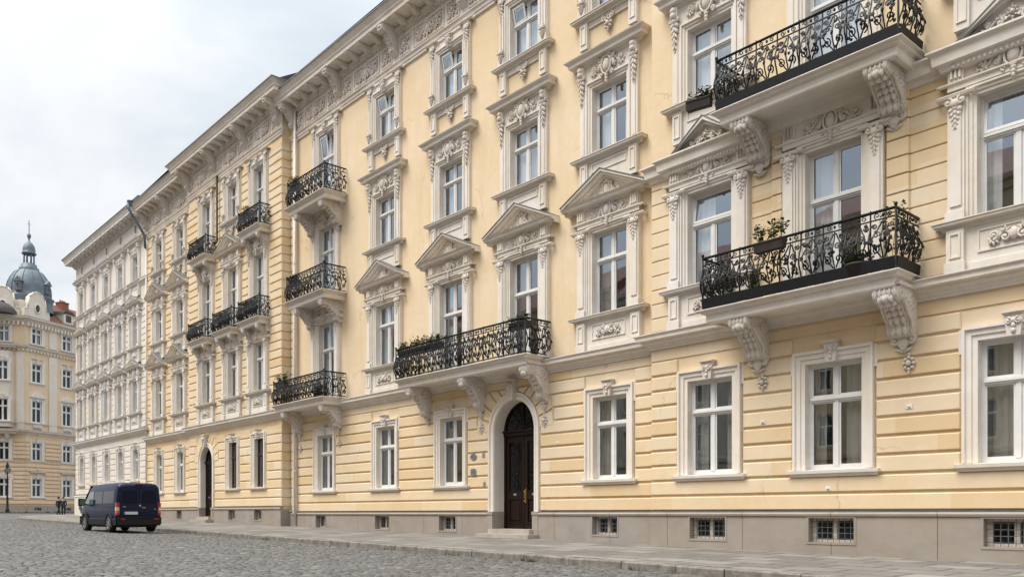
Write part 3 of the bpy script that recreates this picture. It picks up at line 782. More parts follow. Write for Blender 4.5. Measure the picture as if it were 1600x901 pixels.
def balcony(B, x0, x1, pw, dep, zt, nb, bh=1.0, rail_h=1.05, seed=1, kick=0, bd=None, bw=.34, posx=None, rail=True):
    """slab with moulded edge on carved brackets, iron railing; pw = plane of the wall"""
    w = x1 - x0; X = (x0 + x1) / 2; a = w / 2; m = MB(); e = .30
    m.mould(-a + .45, a - .45, [(0, -.45), (.06, -.44), (.08, -.37), (.15, -.34), (.18, -.30), (.18, -.27), (0, -.265)], 0)
    k = dep - e
    m.mould(-a + e, a - e, [(0, -.26), (k - .06, -.26), (k - .06, -.31), (k + .10, -.31), (k + .12, -.28), (k + .12, -.12), (k + .20, -.09), (k + .22, -.06), (k + .22, -.045), (k + .30, -.02), (k + .30, .0), (0, .012)], 0, 1, True, 0, k)
    for i in range(int((w - .9) / .1)): m.box(-a + .5 + i * .1, -a + .55 + i * .1, 0, .10, -.435, -.375)
    o = B.P('balcony', m.mesh('balcony_slab', [M['trim'], M['lead']]), X, pw, zt)
    if posx is None: posx = [x0 + .45 + (w - .9) * i / (nb - 1) for i in range(nb)]
    bd = bd or dep - .22
    bm_ = cached(('br', round(bd, 2), bh, bw), lambda: bracket(bd, bh, bw))
    for x in posx: B.P('bracket', bm_, x - X, 0, -.262, parent=o)
    if rail:
        r = cached(('rl', round(w, 2), round(dep, 2), rail_h, seed, kick), lambda: railing(w - .24, dep - .13, rail_h, seed, kick))
        B.P('railing', r, 0, 0, .012, parent=o)
    return o


# ------------------------------------------------------------------ cornices
def modillion(d=.6, h=.24, wd=.2):
    b = MB(); a = wd / 2
    b.xprism([(0, 0), (d, 0), (d + .02, -.06), (d - .04, -.12), (d * .6, -.12), (d * .3, -h), (0, -h)], -a, a); b.box(-a - .02, a + .02, 0, d + .03, -.03, 0)
    for q in (-1, 1): b.tube([(q * a, d - .08 + .06 * cos(t * .7), -.08 + .06 * sin(t * .7)) for t in range(9)], .018, 5)
    return b


def big_console():
    b = MB(); a = .15; pr = [(p * .78, z * .98) for p, z in CONS]; b.xprism(pr, -a, a); b.box(-a - .03, a + .03, 0, .82, -.04, 0)
    for q in (-1, 1):
        b.tube([(q * a, (.85 + .13 * (1 - i / 14) * cos(pi / 2 - 2.7 * pi * i / 14)) * .78, -.15 + .12 * (1 - i / 14) * sin(pi / 2 - 2.7 * pi * i / 14)) for i in range(15)], .025, 5)
        b.tube([(q * a, p * .78, z * .98) for p, z in CONS[5:14]], .026, 5)
    for i in range(3, 13): b.ell((0, CONS[i][0] * .78, CONS[i][1] * .98), (.09, .05, .06), 6, 4)
    return b


def cornice(B, x0, x1, pw, zt, T='a', big=4.4, ends=(True, True), phase=.5, out=1.0, frieze=True, small=4):
    """frieze with scrolled panels, big consoles, modillions and a moulded eaves cornice topped by a lead gutter"""
    tr = M['trim'] if T == 'a' else M['wtrim']; cv = M['carve'] if T == 'a' else M['wtrim']
    b = MB(); o = out
    zf = zt - 2.08 if frieze else zt - .95
    if frieze:
        b.mould(x0, x1, [(0, zf), (.07, zf + .01), (.08, zf + .10), (.11, zf + .11), (.12, zf + .2), (.18, zf + .25), (.18, zf + .28), (0, zf + .30)])
        b.mould(x0, x1, [(0, zf + .3), (.06, zf + .301), (.06, zt - .75), (0, zt - .749)])
    b.mould(x0, x1, [(0, zt - .80), (.10, zt - .79), (.13, zt - .70), (.2, zt - .67), (.22, zt - .52), (0, zt - .51)])
    i = 0
    while x0 + .2 + i * .14 < x1 - .1: b.box(x0 + .2 + i * .14, x0 + .28 + i * .14, 0, .19, zt - .78, zt - .69); i += 1
    b.mould(x0, x1, [(0, zt - .47), (o * .80, zt - .46), (o * .80, zt - .30), (o * .84, zt - .28), (o * .86, zt - .2), (o * .95, zt - .08), (o, zt - .05), (o, zt), (0, zt + .12)], 0, 1)
    b.mould(x0, x1, [(o - .02, zt + .0), (o + .03, zt - .03), (o + .03, zt + .03), (o - .06, zt + .03)], 1)
    ob = B.P('cornice', b.mesh('cornice', [tr, M['lead']]))
    n = max(1, round((x1 - x0) / big)); sp = (x1 - x0) / n
    def ms(): return modillion(o * .62).mesh('modillion', [cv])
    def mb(): return big_console().mesh('console', [cv])
    S, G = cached(('mod', o, T), ms), cached(('con', T), mb)
    def fp(w_):
        def go():
            f = MB(); h_ = 1.16 - .42 - .0; z0, z1 = 0, zt - .92 - zf - .42; zm = (z0 + z1) / 2
            panel_frame(f, -w_ / 2, w_ / 2, z0, z1, .06, 0, .05, .04)
            if w_ > 1.2:
                for q in (-1, 1): scroll(f, q * .14, zm, w_ / 2 - .28, .54, q, .1, 0, 3)
                cartouche(f, 0, zm, .9, .12)
            else:
                rosette(f, 0, zm, min(.27, w_ * .33), .1)
                for q in (-1, 1):
                    for u in (-1, 1): volute(f, q * w_ * .28, zm + u * .18, .09, q * u, .1, .03)
            return f.mesh('frieze_panel', [cv], False)
        return cached(('fp', round(w_, 2), round(zt - zf, 2), T), go)
    for k in range(n + 1):
        x = x0 + sp * k + (.0 if 0 < k < n else (.2 if k == 0 else -.2))
        B.P('console', G if frieze else S, x, .06, zt - .47)
        if k < n:
            for j in range(1, small + 1): B.P('modillion', S, x0 + sp * (k + j / (small + 1)), .2, zt - .47)
            if frieze:
                for f0, f1 in ((.06, .235), (.275, .725), (.765, .94)): B.P('frieze_panel', fp(sp * (f1 - f0)), x0 + sp * (k + (f0 + f1) / 2), 0, zf + .42)
    return ob


STR = [(0, -.40), (.05, -.39), (.06, -.33), (.10, -.32), (.11, -.26), (.20, -.21), (.21, -.17), (.32, -.15), (.32, -.05), (.37, -.02), (.37, 0), (0, .03)]
def string_course(B, x0, x1, pw, zt, T='a', s=1.0, wrap=True):
    b = MB(); b.mould(x0, x1, [(p * s, zt + z) for p, z in STR], 0, 1, wrap, pw)
    i = 0
    while x0 + .05 + i * .11 < x1: b.box(x0 + .05 + i * .11, x0 + .11 + i * .11, pw, pw + .098 * s, zt - .325, zt - .262); i += 1
    return B.P('string_course', b.mesh('string_course', [M['trim'] if T == 'a' else M['wtrim'], M['lead']]))


def plinth(B, x0, x1, pw, zt, zb, joints=1.9, m='plinth', side=0):
    b = MB(); holes = B.holes; q = pw + .12
    wall_panel(b, x0, x1, zb, zt - .1, q, holes)
    hs = [h for h in holes if h[2] < zt - .12 and h[3] > zb and h[0] < x1 and h[1] > x0 and h[3] > zt]   # doors
    cuts = [x0] + [v for h in sorted(hs) for v in (h[0], h[1])] + [x1]
    for i in range(0, len(cuts), 2):
        b.mould(cuts[i], cuts[i + 1], [(pw, zt - .1), (q + .03, zt - .098), (q + .04, zt - .05), (q, zt - .01), (pw, zt + .0)], 0, None, False)
        b.mould(cuts[i], cuts[i + 1], [(pw, zt), (pw + .085, zt + .001), (pw + .085, zt + .02), (pw, zt + .03)], 1, None, False)
        for xx in (cuts[i] - .004, cuts[i + 1] + .004): b.add([(xx, pw - .7, zb), (xx, q, zb), (xx, q, zt - .1), (xx, pw - .7, zt - .1)], [(0, 1, 2, 3)])
    return B.P('plinth', b.mesh('plinth', [M[m], M['lead']]))


def zg(X): return .065 + .0122 * (-6 - max(X, -125))


# ------------------------------------------------------------------ A: the yellow palace
SL = 5.87
A = Bld('palace', 'long yellow four storey house with pedimented windows, arched dark door and wide projecting right end', 'building', -18, 0.1)
MC = [-33.75, -29.0, -24.65, -20.7, -16.95]; RC = [-13.2, -9.8, -6.0, -2.3]
XA0, XR, XA1 = -36.85, -15.12, -.3
PR = .30
W0 = 1.36
door_x = -21.2
gs = 'grey_curtain'
for i, x in enumerate(MC):
    if i != 3: window(A, x - (.15 if i == 0 else 0), 0, 2.06, 1.33, 2.46, 'ground', cur=['sides', 'half', 'sides', None, 'left'][i], ctype=gs)
for i, x in enumerate(RC): window(A, x, PR, 2.06, 1.38, 2.48, 'ground', cur=['sides', 'half', 'left', 'full'][i], ctype=gs)
# first floor
window(A, MC[0], 0, 6.0, W0, 3.45, 'ped', door=True, blk=True, cur='half')
for i in (1, 2, 3, 4): window(A, MC[i], 0, 6.95 if i in (1, 4) else 6.0, W0, 2.5 if i in (1, 4) else 3.45, 'ped', door=i in (2, 3), cur=['', 'left', 'half', 'sides', 'sides'][i], ctype='curtain' if i < 3 else gs)
window(A, RC[0], PR, 7.02, W0, 2.48, 'ped', blk=True, style='hopper', cur='left')
window(A, RC[1], PR, 6.05, W0, 3.45, 'ped', door=True, blk=True, cur='left')
window(A, RC[2], PR, 7.02, 1.4, 2.48, 'ped', blk=True, style='hopper', cur='half')
window(A, RC[3], PR, 7.02, 1.4, 2.48, 'ped', blk=True, cur='half')
# second floor
window(A, MC[0], 0, 10.55, W0, 3.2, 'hood', door=True, blk=True, cur='full')
for i in (1, 2, 3, 4): window(A, MC[i], 0, 11.75, W0, 2.05, 'hood', cur=['', 'sides', 'half', 'full', 'sides'][i])
for i in (0, 2, 3): window(A, RC[i], PR, 11.9, W0, 1.95, 'hood', cur='full')
window(A, RC[1], PR, 10.95, W0, 2.9, 'hood', door=True, cur='full')
# third floor
window(A, MC[0], 0, 14.75, W0, 3.15, 'top', door=True, style='tilt', cur='full')
for i in (1, 2, 3, 4): window(A, MC[i], 0, 16.0, W0, 1.9, 'top', style='tilt' if i < 4 else 'plain', cur='full' if i % 2 else 'sides')
for i in (0, 1, 2, 3): window(A, RC[i], PR, 16.0, W0, 1.9, 'top', cur='full')
for i, x in enumerate(MC):
    if i != 3: basement(A, x + (-.1 if i else -.35), .12, .41, 1.0 if i else .9)
for x in RC: basement(A, x, PR + .12, .38, 1.1, .56)
entrance(A, door_x, 0, .52, 1.0, 3.8)

b = MB()
hm = A.holes
wall_panel(b, XA0, XR, 1.0, 5.6, 0, hm, 1); wall_panel(b, XA0, XR, 5.6, 20.3, 0, hm, 0)
wall_panel(b, XR, XA1, 1.0, 10.4, PR, hm, 1); wall_panel(b, XR, XA1, 10.4, 20.3, PR, hm, 0)
arch_fill(b, door_x, 1.22, 3.8, 3.8 + 1.26, 0, 1)
b.add([(XR, 0, .2), (XR, PR, .2), (XR, PR, 20.3), (XR, 0, 20.3)], [(0, 1, 2, 3)])
for x, p in ((XA0, 0), (XA1, PR)): b.add([(x, p, 0), (x, -13, 0), (x, -13, 20.3), (x, p, 20.3)], [(0, 1, 2, 3)])
b.add([(XA0, -13, 0), (XA1, -13, 0), (XA1, -13, 20.3), (XA0, -13, 20.3)], [(0, 1, 2, 3)])
exg = [(x - .665 - .33, x + .665 + .33, 1.92, 4.86) for i, x in enumerate(MC) if i != 3]
exg[0] = (exg[0][0] - .15, exg[0][1] - .15, *exg[0][2:])
courses(b, XA0 + .45, XR - .005, 1.10, 10, .41, 0, .055, exg, [(door_x, 1.29, 3.8, 1.95)], m=1)
b.box(XA0 + .45, XR, 0, .03, 5.22, 5.46, 1)
b.box(XA0 + .02, XA0 + .40, 0, .10, 1.08, 18.4, 2); b.box(XA0 + .08, XA0 + .34, .10, .13, 5.95, 18.2, 2)
voussoirs(b, door_x, 1.29, 1.9, 3.8, 0, 1)
exr = [(x - .69 - .33, x + .69 + .33, 1.92, 4.88) for x in RC]
courses(b, XR + .005, XA1, 1.10, 10, .41, PR, .055, exr, m=1)
b.box(XR, XA1, PR, PR + .03, 5.22, 5.46, 1)
exu = [(x - 1.27, x + 1.27, 5.8, 10.3) for x in RC]
courses(b, XR + .005, RC[1] - 1.50, 6.0, 11, .39, PR, .03, exu, m=1, gap=.03, ch=.012)
courses(b, RC[1] - 1.55, RC[1] + 1.75, 6.0, 11, .39, PR, .09, exu, m=1, gap=.03, ch=.012)
courses(b, RC[1] + 1.70, XA1, 6.0, 11, .39, PR, .03, exu, m=1, gap=.03, ch=.012)
A.P('wall', b.mesh('wall', [M['yellow'], M['rust'], M['trim']]))
plinth(A, XA0, XR, 0, 1.08, -.6); plinth(A, XR, XA1, PR, 1.08, -.6)
string_course(A, XA0 + .1, XR, 0, SL, wrap=False); string_course(A, XR, XA1, PR, SL + .05, s=1.05)
# second string course of the right end, breaking forward over its windows, little pediments on top
b = MB()
def upper(x0, x1, p): b.mould(x0, x1, [(0, 10.08), (p + .10, 10.1), (p + .13, 10.2), (p + .22, 10.23), (p + .24, 10.42), (p + .32, 10.48), (p + .32, 10.52), (0, 10.56)], 0, 1, True, PR)
upper(XR + .1, XA1, -.02)
for x in (RC[0], RC[2], RC[3]):
    if x == RC[0]: A.P('string_course', b.mesh('upper_string_course', [M['trim'], M['lead']]))
    b = MB(); upper(x - 1.1, x + 1.1, .14)
    for i in range(22): b.box(x - 1.1 + i * .1, x - 1.05 + i * .1, PR, PR + .28, 10.115, 10.195)
    A.P('hood', b.mesh('hood_break', [M['trim'], M['lead']]))
for x in (RC[0], RC[2], RC[3]):
    b = MB()
    for q in (-1, 1):
        for (t0, t1, pp, mm) in ((-.02, 0, .36, 1), (0, .08, .34, 0), (.08, .15, .26, 0)):
            b.prism([(q * 1.0, 10.56 - t0), (0, 11.28 - t0), (0, 11.28 - t1 * 1.3), (q * 1.0, 10.56 - t1 * .2)][::q], PR, PR + pp, mm)
    b.prism([(-.9, 10.56), (.9, 10.56), (0, 11.15)], PR, PR + .14, 0)
    o = A.P('pediment', b.mesh('small_pediment', [M['trim'], M['lead']]), x)
    c = MB()
    for q in (-1, 1): scroll(c, q * .1, 10.72, .5, .24, q, PR + .17, 0, 2)
    rosette(c, 0, 10.82, .16, PR + .17)
    A.P('carving', c.mesh('pediment_carving', [M['carve']], False), parent=o)
cornice(A, XA0, XR, 0, 20.5, out=1.0); 
b0 = A.off.copy(); A.off = A.off + Vector((0, PR, 0)); cornice(A, XR + .02, XA1, PR, 20.5, out=1.0); A.off = b0
b = MB(); b.add([(XA0, .95, 20.6), (XA1, 1.2, 20.6), (XA1, -6, 25.2), (XA0, -6, 25.2), (XA1, -13, 20.4), (XA0, -13, 20.4)], [(0, 1, 2, 3), (3, 2, 4, 5), (0, 3, 5), (1, 2, 4)])
A.P('roof', b.mesh('roof', [M['slate']]))
# balconies
balcony(A, -36.9, -32.0, 0, 1.2, SL + .1, 2, 1.0, 1.05, 1, posx=[-36.1, -32.55])
balcony(A, -35.6, -32.0, 0, 1.2, 10.48, 2, .95, 1.08, 2, posx=[-34.9, -32.6])
balcony(A, -35.5, -31.95, 0, 1.2, 14.68, 2, .95, 1.08, 3, posx=[-34.85, -32.6])
balcony(A, -26.75, -19.35, 0, 1.22, SL + .1, 3, 1.12, 1.12, 4, posx=[-26.0, -22.85, -19.68])
balcony(A, -12.75, -7.75, PR, 1.22, SL + .15, 2, 1.0, 1.27, 5, .2, posx=[-11.7, -8.15], bw=.52)
balcony(A, -12.35, -7.7, PR, 1.22, 10.74, 2, .9, 1.25, 6, .2, posx=[-11.65, -8.35], bw=.52)
for x, p, z in ((-22.85, .045, 4.02), (-19.68, .045, 4.02), (-36.1, .045, 4.05), (-32.55, .045, 4.12), (-11.6, PR + .05, 4.25), (-8.05, PR + .05, 4.25)):
    c = MB(); rosette(c, 0, 0, .2, .03); A.P('rosette', c.mesh('rosette', [M['carve']], False), x, p, z)
for x, p, z in ((-19.1, .045, 3.25), (-11.6, PR + .05, 3.28), (-8.05, PR + .05, 3.33), (-9.9, PR + .045, 1.62)):
    c = MB(); c.box(-.07, .07, 0, .02, -.045, .045); c.ell((0, .03, 0), (.035, .025, .02), 6, 4); A.P('wall_bracket', c.mesh('wall_bracket', [M['wtrim']]), x, p, z)
b = MB(); b.tube([(-36.4, .2, 20.0), (-36.4, .2, .5)], .06, 8)
for z in (3, 6.6, 9.6, 12.6, 15.6): b.lathe(-36.4, .2, [(.075, z), (.075, z + .06)], 8)
A.P('downpipe', b.mesh('downpipe', [M['trim']]))
b = MB(); g = zg(door_x)
b.box(door_x - 1.32, door_x + 1.32, -.5, .62, g - .2, g + .11); b.box(door_x - 1.03, door_x + 1.03, -.62, .30, g + .11, .52)
A.P('doorstep', b.mesh('doorstep', [M['stone']]))

# ------------------------------------------------------------------ B: the coursed yellow neighbour
B = Bld('townhouse', 'yellow rusticated house with small iron balconies between the pale house and the long pedimented one', 'building', -47, .5)
XB0, XBr, XB1 = -57.25, -48.8, -37.2
PB = .45
BC = [-55.0, -51.4, -46.2, -42.75, -39.65]; BP = [0, 0, PB, PB, PB]
for i, x in enumerate(BC):
    p = BP[i]
    if i != 2: window(B, x, p, 2.34, 1.0, 2.38, 'ground', paint='brown' if i > 2 else 'white', cur='half' if i < 2 else None, ctype=gs)
    window(B, x, p, 7.02, 1.15, 2.45, 'ped', blk=i > 1, cur='full')
    dr = i in (2, 3, 4); window(B, x, p, 10.5 if dr else 11.75, 1.15, 3.3 if dr else 2.1, 'ped' if i in (0, 1, 3) else 'hood', door=dr, blk=i in (2, 4), cur='full')
    dr = i in (2, 4); window(B, x, p, 14.9 if dr else 16.2, 1.15, 3.2 if dr else 1.95, 'top', door=dr, cur='full')
for i in (0, 1, 3, 4): basement(B, BC[i] + .1, BP[i] + .12, .72, .8, .5)
entrance(B, BC[2], PB, .86, .82, 3.85, deep=.26, band=.26, pz=1.33)
b = MB(); hm = B.holes
wall_panel(b, XB0, XBr, .9, 20.7, 0, hm); wall_panel(b, XBr, XB1, .9, 20.7, PB, hm); arch_fill(b, BC[2], 1.04, 3.85, 3.85 + 1.08, PB)
for x in (XBr, XB1): b.add([(x, 0, .4), (x, PB, .4), (x, PB, 20.7), (x, 0, 20.7)], [(0, 1, 2, 3)])
for x in (XB0, XB1 - .01): b.add([(x, 0, .3), (x, -13, .3), (x, -13, 20.7), (x, 0, 20.7)], [(0, 1, 2, 3)])
b.add([(XB0, -13, .3), (XB1, -13, .3), (XB1, -13, 20.7), (XB0, -13, 20.7)], [(0, 1, 2, 3)])
wall_panel(b, XB1, XA0 + .01, .9, 20.3, 0, [])
def exB(i0, i1):
    r = []
    for i in range(i0, i1):
        x = BC[i]
        if i != 2: r.append((x - .9, x + .9, 2.2, 5.1))
        r += [(x - 1.2, x + 1.2, 5.7, 10.0), (x - 1.2, x + 1.2, 10.0, 14.6), (x - 1.13, x + 1.13, 14.6, 18.8)]
    return r
for (x0, x1, p, i0, i1) in ((XB0, XBr, 0, 0, 2), (XBr + .01, XB1, PB, 2, 5), (XB1 + .05, XA0 - .02, 0, 5, 5)):
    courses(b, x0, x1, 1.36, 9, .43, p, .045, exB(i0, i1), [(BC[2], 1.12, 3.85, 1.7)] if i0 == 2 else [])
    courses(b, x0, x1, 5.95, 31, .405, p, .045, exB(i0, i1))
for k in range(31):      # return of the projecting part: quoin courses round the corner
    z = 5.95 + k * .405
    b.box(XB1, XB1 + .04, .05, PB + .03, z + .03, z + .375)
for k in range(9): b.box(XB1, XB1 + .04, .05, PB + .03, 1.39 + k * .43, 1.76 + k * .43)
voussoirs(b, BC[2], 1.12, 1.65, 3.85, PB)
B.P('wall', b.mesh('wall', [M['rust']]))
plinth(B, XB0, XBr, 0, 1.33, 0); plinth(B, XBr, XB1 + .1, PB, 1.33, 0); plinth(B, XB1 + .12, XA0 - .01, 0, 1.2, 0)
string_course(B, XB0, XBr, 0, SL + .05, wrap=False); string_course(B, XBr + .05, XB1, PB, SL + .03)
cornice(B, XB0, XBr - .4, 0, 20.9, big=4.0)
b0 = B.off.copy(); B.off = B.off + Vector((0, PB, 0)); cornice(B, XBr, XB1, PB, 20.9, big=3.9); B.off = b0
b = MB(); b.add([(XB0, .95, 21.0), (XB1, 1.4, 21.0), (XB1, -6, 25.4), (XB0, -6, 25.4), (XB1, -13, 20.8), (XB0, -13, 20.8)], [(0, 1, 2, 3), (3, 2, 4, 5), (0, 3, 5), (1, 2, 4)])
B.P('roof', b.mesh('roof', [M['slate']]))
for x, z, s in ((-46.1, 14.9, 21), (-39.55, 14.85, 22), (-46.2, 10.45, 21), (-42.8, 10.45, 22), (-39.6, 10.45, 23)):
    balcony(B, x - 1.3, x + 1.3, PB, .72, z, 2, .7, .98, s, bd=.55, bw=.24, posx=[x - .8, x + .8])
b = MB(); b.tube([(-44.45, PB + .17, 19), (-44.45, PB + .17, 15.5), (-44.4, PB + .3, 15.35)], .055, 8); B.P('downpipe', b.mesh('downpipe', [M['iron']]))
b = MB(); b.tube([(XB0 - .1, 1.05, 20.95), (XB0 - .05, 1.2, 20.9), (XB0, 1.15, 20.55), (XB0 + .02, .9, 20.1), (XB0 + .1, .45, 19.4), (XB0 + .15, .25, 19.0), (XB0 + .15, .18, 18.2)], .085, 8)
b.lathe(XB0 - .1, 1.05, [(.1, 20.8), (.17, 20.95), (.19, 21.1), (.2, 21.12)], 10)
B.P('downpipe', b.mesh('swan_neck', [M['zinc']]))
b = MB(); b.tube([(XB0 + .15, .13, 18.25), (XB0 + .15, .13, .9)], .045, 8); B.P('downpipe', b.mesh('downpipe', [M['wwall']]))
b = MB(); g = zg(BC[2])
b.box(BC[2] - 1.15, BC[2] + 1.15, -.2, PB + .55, g - .2, g + .14); b.box(BC[2] - .84, BC[2] + .84, -.62 + PB, PB + .28, g + .14, .86)
B.P('doorstep', b.mesh('doorstep', [M['stone']]))

# ------------------------------------------------------------------ W: the pale house
W = Bld('pale_house', 'cream white five storey corner house at the far end of the row', 'building', -66, .8)
XW0, XW1 = -74.1, -57.27
WC = [-72.35, -69.15, -65.95, -62.75, -59.55]
for i, x in enumerate(WC):
    window(W, x, 0, 3.25, 1.0, 2.05, 'ground', T='w', cur=None, glass='glass_far')
    window(W, x, 0, 7.72, 1.05, 2.2, 'ped', T='w', cur='half', ctype=gs, glass='glass_far')
    window(W, x, 0, 12.1, 1.05, 2.1, 'ped', T='w', cur='half', ctype=gs, glass='glass_far')
    window(W, x, 0, 16.5, 1.05, 1.75, 'hood', T='w', cur='half', ctype=gs, glass='glass_far')
    sm = MB(); sm.frame_sweep([(-.22, 0), (-.22, .55), (.22, .55), (.22, 0), (-.22, 0)], [(-1, -1), (-1, 1), (1, 1), (1, -1), (-1, -1)], [(0, -.2), (0, .03), (.09, .03), (.09, 0)])
    o = W.P('attic_window', cached('attic', lambda: sm.mesh('attic_surround', [M['wtrim']])), x, 0, 19.78)
    pn = MB(); pn.add([(-.22, -.18, 0), (.22, -.18, 0), (.22, -.18, .55), (-.22, -.18, .55)], [(0, 1, 2, 3)]); W.P('pane', cached('attic_p', lambda: pn.mesh('attic_pane', [M['glass']], False)), parent=o)
    W.P('room', cached(('r', .44, .55), lambda: room_mesh(.44, .55)), parent=o); W.holes.append((x - .22, x + .22, 19.78, 20.33))
    basement(W, x, .12, 1.35, .8, .55)
b = MB(); wall_panel(b, XW0, XW1, 1.2, 21.1, 0, W.holes)
b.add([(XW0, 0, 0), (XW0, -14, 0), (XW0, -14, 21.1), (XW0, 0, 21.1)], [(0, 1, 2, 3)]); b.add([(XW1, 0, 0), (XW1, -14, 0), (XW1, -14, 21.1), (XW1, 0, 21.1)], [(0, 1, 2, 3)]); b.add([(XW0, -14, 0), (XW1, -14, 0), (XW1, -14, 21.1), (XW0, -14, 21.1)], [(0, 1, 2, 3)])
ex = []
for x in WC: ex += [(x - .9, x + .9, 3.1, 5.7), (x - 1.16, x + 1.16, 6.5, 10.9), (x - 1.16, x + 1.16, 10.9, 15.2), (x - 1.05, x + 1.05, 15.3, 19.3)]
courses(b, XW0, XW1, 2.48, 9, .40, 0, .04, ex); courses(b, XW0, XW1, 6.7, 21, .405, 0, .035, ex)
W.P('wall', b.mesh('wall', [M['wwall']]))
plinth(W, XW0, XW1, 0, 2.42, .3, m='fpale')
string_course(W, XW0, XW1, 0, 6.62, 'w'); string_course(W, XW0, XW1, 0, 16.47, 'w', .6); string_course(W, XW0, XW1, 0, 19.55, 'w', .4)
cornice(W, XW0, XW1, 0, 21.25, 'w', big=1.0, out=.85, frieze=False, small=1)
b = MB(); b.add([(XW0 - .8, .8, 21.35), (XW1, .8, 21.35), (XW1, -7, 25.6), (XW0 - .8, -7, 25.6), (XW1, -14, 21.2), (XW0 - .8, -14, 21.2)], [(0, 1, 2, 3), (3, 2, 4, 5), (0, 3, 5), (1, 2, 4)])
W.P('roof', b.mesh('roof', [M['slate']]))

# ------------------------------------------------------------------ F: the domed corner house across the square
F = Bld('domed_corner_house', 'sand coloured corner house with grey dome, lantern spire and red tiled roof', 'building', 0, 1.25, loc=Vector((-107.2, 3.21, 1.25)), rz=radians(120))
TH = radians(-53.4)
def fc(s, p): return s * cos(TH) + p * sin(TH), -(s * sin(TH) - p * cos(TH))
H1 = []
FL = [(2.85, 2.1, 1.25, 'ground'), (6.95, 2.05, 1.25, 'ground'), (11.25, 2.45, 1.3, 'ground'), (15.75, 2.15, 1.3, 'ground'), (20.1, 1.8, 1.3, 'ground')]
for s in (1.5, 5.7, 9.9):
    for zb, h, w_, kd in FL: window(F, s, 0, zb, w_, h, kd, T='w', cur='half' if zb > 19 else None, ctype=gs, glass='glass_far')
    basement(F, s, .12, 1.32, .9, .35)
wing_h = list(F.holes); F.holes = []
for s in (-2.15, -3.75):
    for zb, h, w_, kd in FL:
        pp = .6 if 10 < zb < 19 else 0
        X, p = fc(s, pp); window(F, X, p, zb, 1.05, h, kd, T='w', cur='half' if zb > 19 else None, hole=False, rz=TH, ctype=gs, glass='glass_far')
        H1.append((s - .53, s + .53, zb - .03, zb + h))
F.holes = wing_h
b = MB()
wall_panel(b, 0, 16, 1, 10, 0, wing_h, 0); wall_panel(b, 0, 16, 10, 23, 0, wing_h, 0)
b.add([(16, 0, .5), (16, -12, .5), (16, -12, 23), (16, 0, 23)], [(0, 1, 2, 3)])
exf = []
for s in (1.5, 5.7, 9.9): exf += [(s - 1.03, s + 1.03, 2.7, 5.5), (s - 1.03, s + 1.03, 6.8, 9.6)]
courses(b, 0, 16, 2.0, 16, .46, 0, .10, exf, gap=.15, ch=.03)
for s in (3.6, 7.8, 12): b.box(s - .55, s + .55, 0, .12, 10.2, 19.0, 1); b.box(s - .5, s + .5, 0, .1, 19.9, 22.3, 1)
F.P('wall', b.mesh('wall', [M['fwall'], M['fpale']]), 0, 0, 0)
b = MB(); wall_panel(b, -12, 0, 1, 10.6, 0, H1, 0); wall_panel(b, -12, 0, 19, 23, 0, H1, 0); wall_panel(b, -1.2, 0, 10.6, 19, 0, [], 0); wall_panel(b, -12, -5.2, 10.6, 19, 0, [], 0)
wall_panel(b, -4.8, -1.55, 10.6, 19, .6, H1, 1)
for s0, s1 in ((-1.55, -1.2), (-4.8, -5.2)): b.add([(s0, .6, 10.6), (s1, 0, 10.6), (s1, 0, 19), (s0, .6, 19)], [(0, 1, 2, 3)], 1)
b.add([(-4.8, .6, 10.6), (-1.55, .6, 10.6), (-1.2, 0, 10.6), (-5.2, 0, 10.6)], [(0, 1, 2, 3)], 1)
b.box(-.9, -.1, 0, .1, 10.2, 19, 1)
b.add([(-12, 0, .5), (-12, -14, .5), (-12, -14, 23), (-12, 0, 23)], [(0, 1, 2, 3)])
exf = [(s - .95, s + .95, z0, z1) for s in (-2.15, -3.75) for z0, z1 in ((2.7, 5.5), (6.8, 9.6))]
courses(b, -12, 0, 2.0, 16, .46, 0, .10, exf, gap=.15, ch=.03)
F.P('wall', b.mesh('corner_wall', [M['fwall'], M['fpale']]), 0, 0, 0, None, TH)
def bands(x0, x1, rz, bay=False):
    for zt, s in ((7.0, .5), (10.35, 1.3), (11.15, .4), (19.75, 1.0), (23.0, 1.7)):
        b = MB(); b.mould(x0, x1, [(p * s, zt + z * s) for p, z in STR], 0, 1)
        if zt > 19:
            i = 0
            while x0 + i * .45 < x1: b.box(x0 + i * .45, x0 + i * .45 + .2, 0, .23 * s, zt - .6 * s, zt - .38 * s); i += 1
        F.P('string_course', b.mesh('far_band', [M['fpale'], M['lead']]), rz=rz)
        if bay and 10 < zt < 20:
            c = MB(); c.mould(-4.8, -1.55, [(.6 + p * s, zt + z * s) for p, z in STR], 0, 1); F.P('bay_band', c.mesh('bay_band', [M['fpale'], M['lead']]), rz=rz)
bands(0, 16, 0); bands(-12, 0, TH, True)
def pl(x0, x1, rz, hs):
    b = MB(); wall_panel(b, x0, x1, .6, 1.9, .12, hs); F.P('plinth', b.mesh('plinth', [M['plinth']]), rz=rz)
pl(0, 16, 0, wing_h); pl(-12, 0, TH, [])
